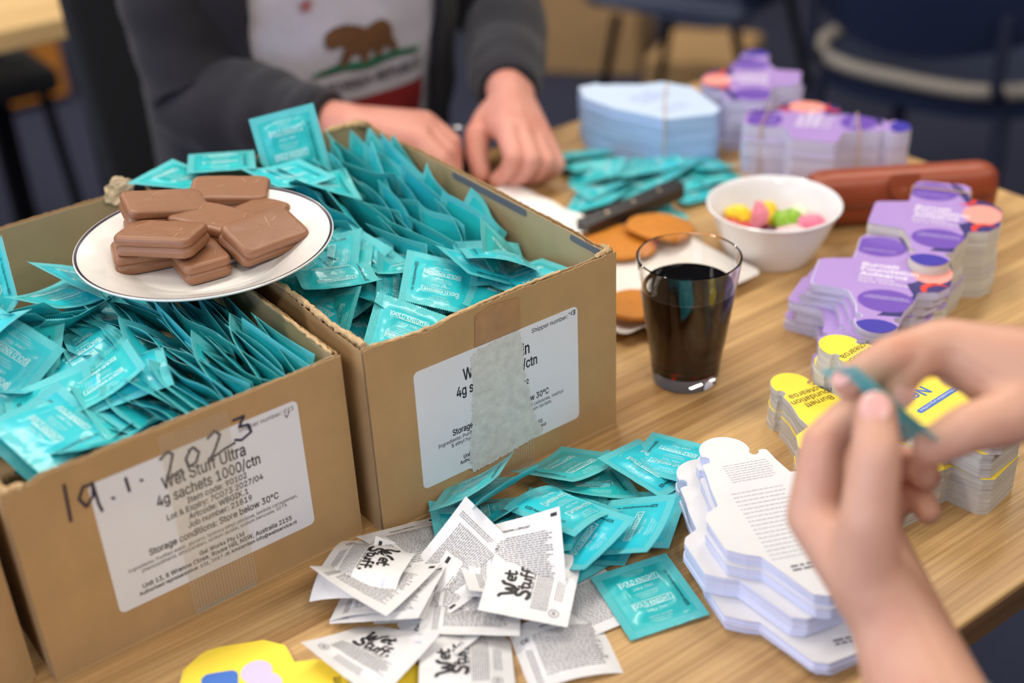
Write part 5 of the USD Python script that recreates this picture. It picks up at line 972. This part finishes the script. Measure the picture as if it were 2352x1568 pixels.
def face_parts(t, L, s, hairm, hair_len):
    eye = mat('eye_white', lin(230, 228, 222), .2); iris = mat('iris_brown', lin(70, 50, 36), .2)
    for k in (-1, 1):
        e = trimesh.creation.icosphere(2, .0125 * s); e.apply_translation(L(k * .031, -.082, .008)); q = part(t, 'eye', e, eye, True)
        i = trimesh.creation.icosphere(2, .0062 * s); i.apply_translation(L(k * .031, -.0905, .008)); part(q, 'iris', i, iris, True)
    H = manifold3d.Manifold.batch_hull
    hb = union([H([sph(L(0, .02, .048), .086 * s), sph(L(0, -.018, .062), .066 * s)]), H([sph(L(0, .04, .02), .074 * s), sph(L(0, .05, -.03 - hair_len), .050 * s)])])
    h = finish(hb, .008, 6); v = h.vertices; h.vertices = v + h.vertex_normals * ((meshkit.fbm(v * 90, 3, 3) - .5) * .008)[:, None]
    part(t, 'hair', h, hairm, 60)
def loft(rings, phi0, phi1, off, n=64, m=40, thick=None, pw=.85, wr=.0, seed=1):
    """torso shell between two angles (0 = front); rings: z, y centre, half width, half depth"""
    R = np.array(rings, float); zz = np.linspace(R[0, 0], R[-1, 0], m); from_ = lambda k: np.interp(zz, R[:, 0], R[:, k])
    yc, hw, hd = from_(1), from_(2), from_(3); ph = np.linspace(phi0, phi1, n); closed = abs(phi1 - phi0 - 2 * np.pi) < 1e-6
    def surf(o):
        V = []
        for i in range(m):
            s, c = np.sin(ph), np.cos(ph); x = (hw[i] + o) * np.sign(s) * abs(s) ** pw; y = yc[i] - (hd[i] + o) * np.sign(c) * abs(c) ** pw; V.append(np.column_stack([x, y, np.full(n, zz[i])]))
        V = np.vstack(V)
        if wr: V += (wr * (meshkit.fbm(V * [14, 14, 22] + seed, 3, seed) - .5))[:, None] * np.array([0, -1, 0]) + (wr * .6 * (meshkit.fbm(V * 25 + 4 + seed, 3, seed) - .5))[:, None] * np.array([1, 0, 0])
        return V
    A, Bv = surf(off), surf(off - (thick or .004)); N = len(A); I = np.arange(N).reshape(m, n); a, b, c, d = I[:-1, :-1].ravel(), I[:-1, 1:].ravel(), I[1:, 1:].ravel(), I[1:, :-1].ravel()
    F = [np.column_stack([a, b, c]), np.column_stack([a, c, d]), np.column_stack([c, b, a]) + N, np.column_stack([d, c, a]) + N]
    for ring in (I[0], I[-1][::-1], I[:, 0][::-1], I[:, -1]): F += [np.column_stack([ring[:-1], ring[1:] + N, ring[1:]]), np.column_stack([ring[:-1], ring[:-1] + N, ring[1:] + N])]
    msh = trimesh.Trimesh(np.vstack([A, Bv]), np.vstack(F), process=False); msh.fix_normals(); return msh
RINGS = [(-.30, .085, .180, .125), (-.10, .050, .172, .118), (.08, .015, .182, .125), (.24, .0, .198, .128), (.35, .0, .205, .118), (.42, .006, .165, .098), (.47, .012, .095, .075)]
def torso_front(x, z):
    R = np.array(RINGS); yc, hw, hd = (np.interp(z, R[:, 0], R[:, k]) for k in (1, 2, 3)); s = np.clip((abs(x) / hw) ** (1 / .85), 0, .999); c = np.sqrt(1 - s * s); return yc - hd * c ** .85
def sleeve(path, seed, k=26):
    P = np.array([p for p, r in path]); Rr = np.array([r for p, r in path]); s = np.r_[0, np.cumsum(np.linalg.norm(np.diff(P, axis=0), axis=1))]; u = np.linspace(0, s[-1], k * 2)
    from scipy.interpolate import PchipInterpolator
    q = np.column_stack([PchipInterpolator(s, P[:, i])(u) for i in range(3)]); rad = PchipInterpolator(s, Rr)(u); m = tube(q, rad, 28); v = m.vertices.copy()
    n = len(q); ax = np.vstack([np.repeat(q, 28, 0), q[:1], q[-1:]]); d = v - ax; L = np.linalg.norm(d, axis=1)[:, None] + 1e-9
    w = meshkit.fbm(np.column_stack([np.r_[np.repeat(u, 28), u[0], u[-1]] * 34, d[:, 0] * 14, d[:, 2] * 14]) + seed * 3.7, 3, seed) - .5; m.vertices = v + d / L * (w * .022)[:, None]; return m
def person(label, J, x0, y0, yaw, sk, hd_loc, hood, shirt_m, trouser, hairm, hair_len, sleeve_r, cuff, sleeve_at, lap=True, open_=.62):
    t = thing('person', label, 'person'); H = manifold3d.Manifold.batch_hull
    A = M4((x0, y0, TZ), Rz(yaw)); wp = lambda p: tuple((A @ np.array([*p, 1.0]))[:3])
    Jw = {k: (*(np.array([v[0], v[1], v[2]]) / 1000 + [0, 0, TZ]), v[3] / 1000) for k, v in J.items()}
    g = lambda n: (Jw[n][:3], Jw[n][3])
    # the body: one continuous surface
    B = []
    sh = {'l_': wp((.175 if yaw == 0 else -.175, .01, .375)), 'r_': wp((-.175 if yaw == 0 else .175, .01, .375))}
    for s in ('l_', 'r_'):
        B += hand_bones(Jw, s); el = g(s + 'elbow'); B.append(bone((sh[s], .050), el)); fo = g(s + 'fore') if s + 'fore' in Jw else None
        w1, w2 = g(s + 'wrist'), g(s + 'wrist2')
        if fo: B += [bone(el, fo), H([sph(*fo), sph(*w1), sph(*w2)])]
        else: B.append(H([sph(el[0], el[1] * .85), sph(*w1), sph(*w2)]))
    B += [H([sph(wp((-.10, .03, .30)), .085), sph(wp((.10, .03, .30)), .085), sph(wp((-.075, .05, .0)), .080), sph(wp((.075, .05, .0)), .080)]), H([sph(wp((-.075, .05, .0)), .080), sph(wp((.075, .05, .0)), .080), sph(wp((-.08, .08, -.24)), .09), sph(wp((.08, .08, -.24)), .09)]),
          H([sph(sh['l_'], .05), sph(sh['r_'], .05), sph(wp((0, .02, .42)), .06)]), H([sph(wp((0, .02, .40)), .058), sph(wp((0, -.01, .52)), .054)])]
    hb, L, hs = head(*(np.array(wp(hd_loc))), yaw); B += hb
    part(t, 'body', finish(union(B), .0055, 10), sk, 60, label='bare skin of hands, neck and head')
    face_parts(t, L, hs, hairm, hair_len)
    # clothing
    tee = loft(RINGS, -np.pi, np.pi, .0, wr=.010, seed=4); tee.apply_transform(A); part(t, 'shirt', tee, shirt_m, 60)
    hoodie = loft([(z, y, a, b) for z, y, a, b in RINGS[:-1]] + [(.455, .016, .125, .085)], open_, 2 * np.pi - open_, .016, thick=.008, wr=.026, seed=7); hoodie.apply_transform(A)
    part(t, 'hoodie', hoodie, hood, 60)
    for s in ('l_', 'r_'):
        el = g(s + 'elbow'); end = np.array(sleeve_at[s]) / 1000 + [0, 0, TZ]
        so = np.array(sh[s]); mid = .5 * (so + np.array(el[0]))
        part(t, 'sleeve', sleeve([(so + .10 * (np.array(wp((0, .0, .36))) - so), sleeve_r + .012), (so, sleeve_r + .016), (mid, sleeve_r + .010), (el[0], sleeve_r + .008), (.5 * (np.array(el[0]) + end), sleeve_r), (end, cuff)], 3 if s == 'l_' else 5), hood, 60)
        dirv = end - np.array(el[0]); dirv /= np.linalg.norm(dirv); part(t, 'cuff', tube([end - dirv * .05, end - dirv * .02, end, end + dirv * .006], [cuff + .003, cuff + .002, cuff - .001, cuff - .004], 24), hood, 40)
    hood_b = union([H([sph(wp((-.09, .07, .44)), .045), sph(wp((.09, .07, .44)), .045), sph(wp((0, .12, .40)), .055)])]); part(t, 'hood', finish(hood_b, .012, 4), hood, 60)
    legs = []
    for k in (-1, 1):
        legs += [bone((wp((k * .09, .06, -.23)), .095), (wp((k * .12, -.36, -.225)), .068)), bone((wp((k * .12, -.36, -.225)), .066), (wp((k * .13, -.33, -.66)), .048))]
        part(t, 'shoe', finish(H([sph(wp((k * .13, -.31, -.695)), .040), sph(wp((k * .135, -.48, -.705)), .032), sph(wp((k * .13, -.33, -.71)), .027)]), .012, 4), black_fabric, 60)
    part(t, 'trousers', finish(union(legs), .015, 6), trouser, 60)
    return t, A
dark_hood = cloth_mat('hoodie_charcoal', (25, 22, 31)); tee_white = cloth_mat('tee_white', (206, 204, 214), 700); jeans = cloth_mat('jeans_dark', (36, 40, 62)); hair_dark = mat('hair_brown', lin(48, 34, 26), .6, bump=.6, bscale=300, stretch=(1, 1, .1))
FJ = {'l_elbow': (612, 688, 85, 42), 'r_elbow': (203, 690, 74, 42), 'l_wrist': (459, 469, 66, 22), 'l_wrist2': (478, 480, 60, 21), 'l_thenar': (437, 474, 52, 18), 'l_imcp': (417, 415, 62, 13.5), 'l_mmcp': (430, 410, 60, 13.5), 'l_rmcp': (443, 405, 52, 13), 'l_pmcp': (452, 396, 44, 12), 'l_ipip': (404, 386, 45, 10.8), 'l_idip': (405, 400, 24, 9.4), 'l_itip': (402, 416, 10, 8.2), 'l_mpip': (418, 375, 42, 10.8), 'l_mdip': (418, 388, 22, 9.5), 'l_mtip': (415, 403, 10, 8.3), 'l_rpip': (435, 372, 35, 10.4), 'l_rdip': (434, 384, 19, 9.2), 'l_rtip': (430, 396, 10, 8), 'l_ppip': (450, 374, 27, 9.5), 'l_pdip': (450, 383, 16, 8.4), 'l_ptip': (446, 391, 10, 7.4), 'l_tmcp': (409, 459, 46, 13.6), 'l_tip': (400, 448, 28, 11.8), 'l_ttip': (396, 436, 12, 9.6),
      'r_wrist': (287, 501, 75, 22), 'r_wrist2': (300, 523, 68, 21), 'r_thenar': (301, 484, 60, 18), 'r_imcp': (330, 454, 64, 13.5), 'r_mmcp': (348, 468, 66, 13.5), 'r_rmcp': (362, 488, 64, 13), 'r_pmcp': (370, 510, 57, 12), 'r_ipip': (340, 429, 47, 10.8), 'r_idip': (346, 424, 30, 9.4), 'r_itip': (352, 430, 14, 8.2), 'r_mpip': (358, 442, 47, 10.8), 'r_mdip': (363, 440, 28, 9.5), 'r_mtip': (365, 446, 14, 8.3), 'r_rpip': (378, 464, 45, 10.4), 'r_rdip': (382, 464, 28, 9.2), 'r_rtip': (382, 470, 14, 8), 'r_ppip': (388, 494, 38, 9.5), 'r_pdip': (392, 496, 24, 8.4), 'r_ptip': (392, 502, 13, 7.4), 'r_tmcp': (314, 458, 50, 13.6), 'r_tip': (328, 438, 36, 11.8), 'r_ttip': (340, 426, 20, 9.6)}
far_skin = skin_mat('skin_far', (210, 148, 132))
PX, PY = .375, .760
t1, A1 = person('person in dark hoodie over a white bear T-shirt, at the table\u2019s far side', FJ, PX, PY, 0.0, far_skin, (0, -.05, .63), dark_hood, tee_white, jeans, hair_dark, .02, .047, .037, {'l_': (486, 505, 66), 'r_': (268, 534, 76)}, open_=.60)
BEAR = [(338, 130), (348, 135), (362, 136), (376, 132), (388, 126), (402, 132), (413, 131), (421, 123), (425, 108), (433, 93), (430, 89), (424, 95), (418, 100), (414, 99), (407, 89), (400, 91), (404, 100), (393, 100), (390, 86), (385, 86), (382, 98), (374, 102), (367, 95), (363, 89), (353, 91), (357, 100), (361, 112), (353, 115), (347, 112), (338, 115), (336, 122)]
GRASS = [(317, 84), (327, 87), (351, 91), (387, 87), (430, 89), (465, 84), (464, 80), (429, 83), (394, 79), (358, 84), (336, 83)]
RED = [(275, 60), (291, 56), (319, 46), (369, 41), (410, 40), (466, 38), (478, 41), (478, -20), (275, -20)]
def on_tee(vf, off, ref=.004):
    v, f = vf; m = trimesh.Trimesh(np.column_stack([v, np.zeros(len(v))]), f, process=False)
    if ref: m = trimesh.Trimesh(*trimesh.remesh.subdivide_to_size(m.vertices, m.faces, ref), process=False)
    V = m.vertices; x, z = V[:, 0], V[:, 1]; y = torso_front(x, z); P = np.column_stack([x, y, z])
    wr = .010; q = P + (wr * (meshkit.fbm(P * [14, 14, 22] + 4, 3, 4) - .5))[:, None] * np.array([0, -1, 0]) + (wr * .6 * (meshkit.fbm(P * 25 + 8, 3, 4) - .5))[:, None] * np.array([1, 0, 0])
    q[:, 1] -= off; F = m.faces; o = xf(trimesh.Trimesh(q, F, process=False), (PX, PY, TZ)); return o
def mmpoly(l): return poly2d(Polygon([((a / 1000 - PX), b / 1000) for a, b in l]).buffer(.001, quad_segs=3))
shirt_path = t1 + '/shirt'
part(shirt_path, 'bear_print', on_tee(mmpoly(BEAR), .004), mat('print_brown', lin(112, 76, 44), .9, vary=.2, vscale=140), 60, label='brown walking bear printed on the chest')
part(shirt_path, 'grass_print', on_tee(mmpoly(GRASS), .0035), mat('print_green', lin(24, 106, 74), .9), 60, label='green strip of grass under the bear')
part(shirt_path, 'red_stripe', on_tee(mmpoly(RED), .0032, .006), mat('print_red', lin(150, 34, 34), .9), 60, label='red band at the bottom')
st = [(math.cos(math.pi / 2 + k * math.pi / 5) * (.011 if k % 2 == 0 else .0045), math.sin(math.pi / 2 + k * math.pi / 5) * (.011 if k % 2 == 0 else .0045)) for k in range(10)]
part(shirt_path, 'star_print', on_tee(poly2d(affinity.translate(Polygon(st), .316 - PX, .168)), .004), mat('print_faded_red', lin(176, 104, 108), .9), 60)
tv, tf = text2d('CALIFORNIA REPUBLIC', .0125, .86, True); part(shirt_path, 'lettering', on_tee((tv + [.390 - PX, .064], tf), .004, None), mat('print_dark', lin(70, 62, 70), .9), False, label='dark capital lettering')

gray_sleeve = cloth_mat('sleeve_grey', (104, 106, 112)); near_skin = skin_mat('skin_near', (208, 158, 134))
HJ = {'l_elbow': (61, -470, 10, 40.0), 'l_fore': (75, -388, 93, 30.0), 'l_wrist': (89, -348, 122, 21.5), 'l_wrist2': (113, -337, 102, 20.5), 'l_thenar': (84, -331, 141, 18.5), 'l_imcp': (90, -292, 150, 13.5), 'l_mmcp': (114, -283, 138, 13.5), 'l_rmcp': (137, -281, 123, 13.0), 'l_pmcp': (153, -285, 108, 12.5), 'l_ipip': (103, -283, 185, 10.8), 'l_idip': (120, -283, 193, 9.3), 'l_itip': (131, -285, 193, 8.2), 'l_mpip': (141, -272, 160, 10.8), 'l_mdip': (156, -277, 167, 9.5), 'l_mtip': (162, -285, 168, 8.3), 'l_rpip': (169, -278, 139, 10.5), 'l_rdip': (172, -292, 143, 9.2), 'l_rtip': (171, -300, 141, 8.0), 'l_ppip': (173, -284, 121, 9.5), 'l_pdip': (173, -297, 123, 8.3), 'l_ptip': (170, -305, 121, 7.2), 'l_tmcp': (83, -330, 174, 13.8), 'l_tip': (94, -322, 204, 11.8), 'l_ttip': (106, -310, 216, 9.8),
      'r_elbow': (300, -470, 120, 41.0), 'r_fore': (242, -379, 189, 31.0), 'r_wrist': (216, -340, 204, 22.5), 'r_wrist2': (239, -324, 192, 21.5), 'r_thenar': (199, -335, 197, 20.0), 'r_imcp': (178, -294, 218, 14.0), 'r_mmcp': (196, -291, 208, 14.0), 'r_rmcp': (215, -291, 196, 13.0), 'r_pmcp': (233, -293, 183, 12.5), 'r_ipip': (147, -285, 219, 10.8), 'r_idip': (137, -279, 212, 9.5), 'r_itip': (130, -275, 205, 8.3), 'r_mpip': (158, -292, 217, 11.0), 'r_mdip': (149, -291, 209, 9.7), 'r_mtip': (146, -292, 201, 8.5), 'r_rpip': (207, -284, 187, 10.5), 'r_rdip': (200, -298, 191, 9.2), 'r_rtip': (198, -305, 195, 8.0), 'r_ppip': (222, -287, 178, 9.5), 'r_pdip': (214, -300, 182, 8.3), 'r_ptip': (212, -307, 187, 7.2), 'r_tmcp': (173, -337, 197, 14.5), 'r_tip': (152, -331, 197, 12.2), 'r_ttip': (139, -322, 187, 9.8)}
t2, A2 = person('person at the near right, only two hands and a grey cuff showing', HJ, .200, -.700, math.pi, near_skin, (0, -.04, .63), gray_sleeve, cloth_mat('tee_grey', (90, 92, 98)), jeans, hair_dark, .03, .042, .034, {'l_': (73, -386, 97), 'r_': (250, -388, 187)})
nailm = mat('finger_nail', lin(226, 170, 160), .3, coat_weight=.3)
def nail(t, J, a, b, towards, r, s=1.0):
    p, q = (np.array(J[k][:3]) / 1000 + [0, 0, TZ] for k in (a, b)); d = q - p; d /= np.linalg.norm(d); n = np.array(towards) - q; n -= d * (n @ d); n /= np.linalg.norm(n); side = np.cross(d, n)
    m = trimesh.creation.icosphere(3, 1.0); m.apply_scale([.0072 * s, .0062 * s, .0016]); R = np.column_stack([d, side, n]); part(t, 'nail', xf(m, q - d * .001 + n * (r * .93), R), nailm, True)
nail(t2, HJ, 'l_tip', 'l_ttip', CAM, .0098, 1.15)
nail(t2, HJ, 'r_idip', 'r_itip', (.1, -.30, TZ + .6), .0083)
nail(t2, HJ, 'r_mdip', 'r_mtip', (.05, -.5, TZ + .25), .0085)
# what the hands hold
_ex = .75 * CR - .66 * CU; _ex /= np.linalg.norm(_ex); _ey = CF * .99 - CU * .05 - CR * .06; _ey -= _ex * (_ey @ _ex); _ey /= np.linalg.norm(_ey)
packet(0, 'teal packet pinched between the near person\u2019s fingers', M4((.1345, -.2900, TZ + .1985), np.column_stack([_ex, _ey, np.cross(_ex, _ey)])))
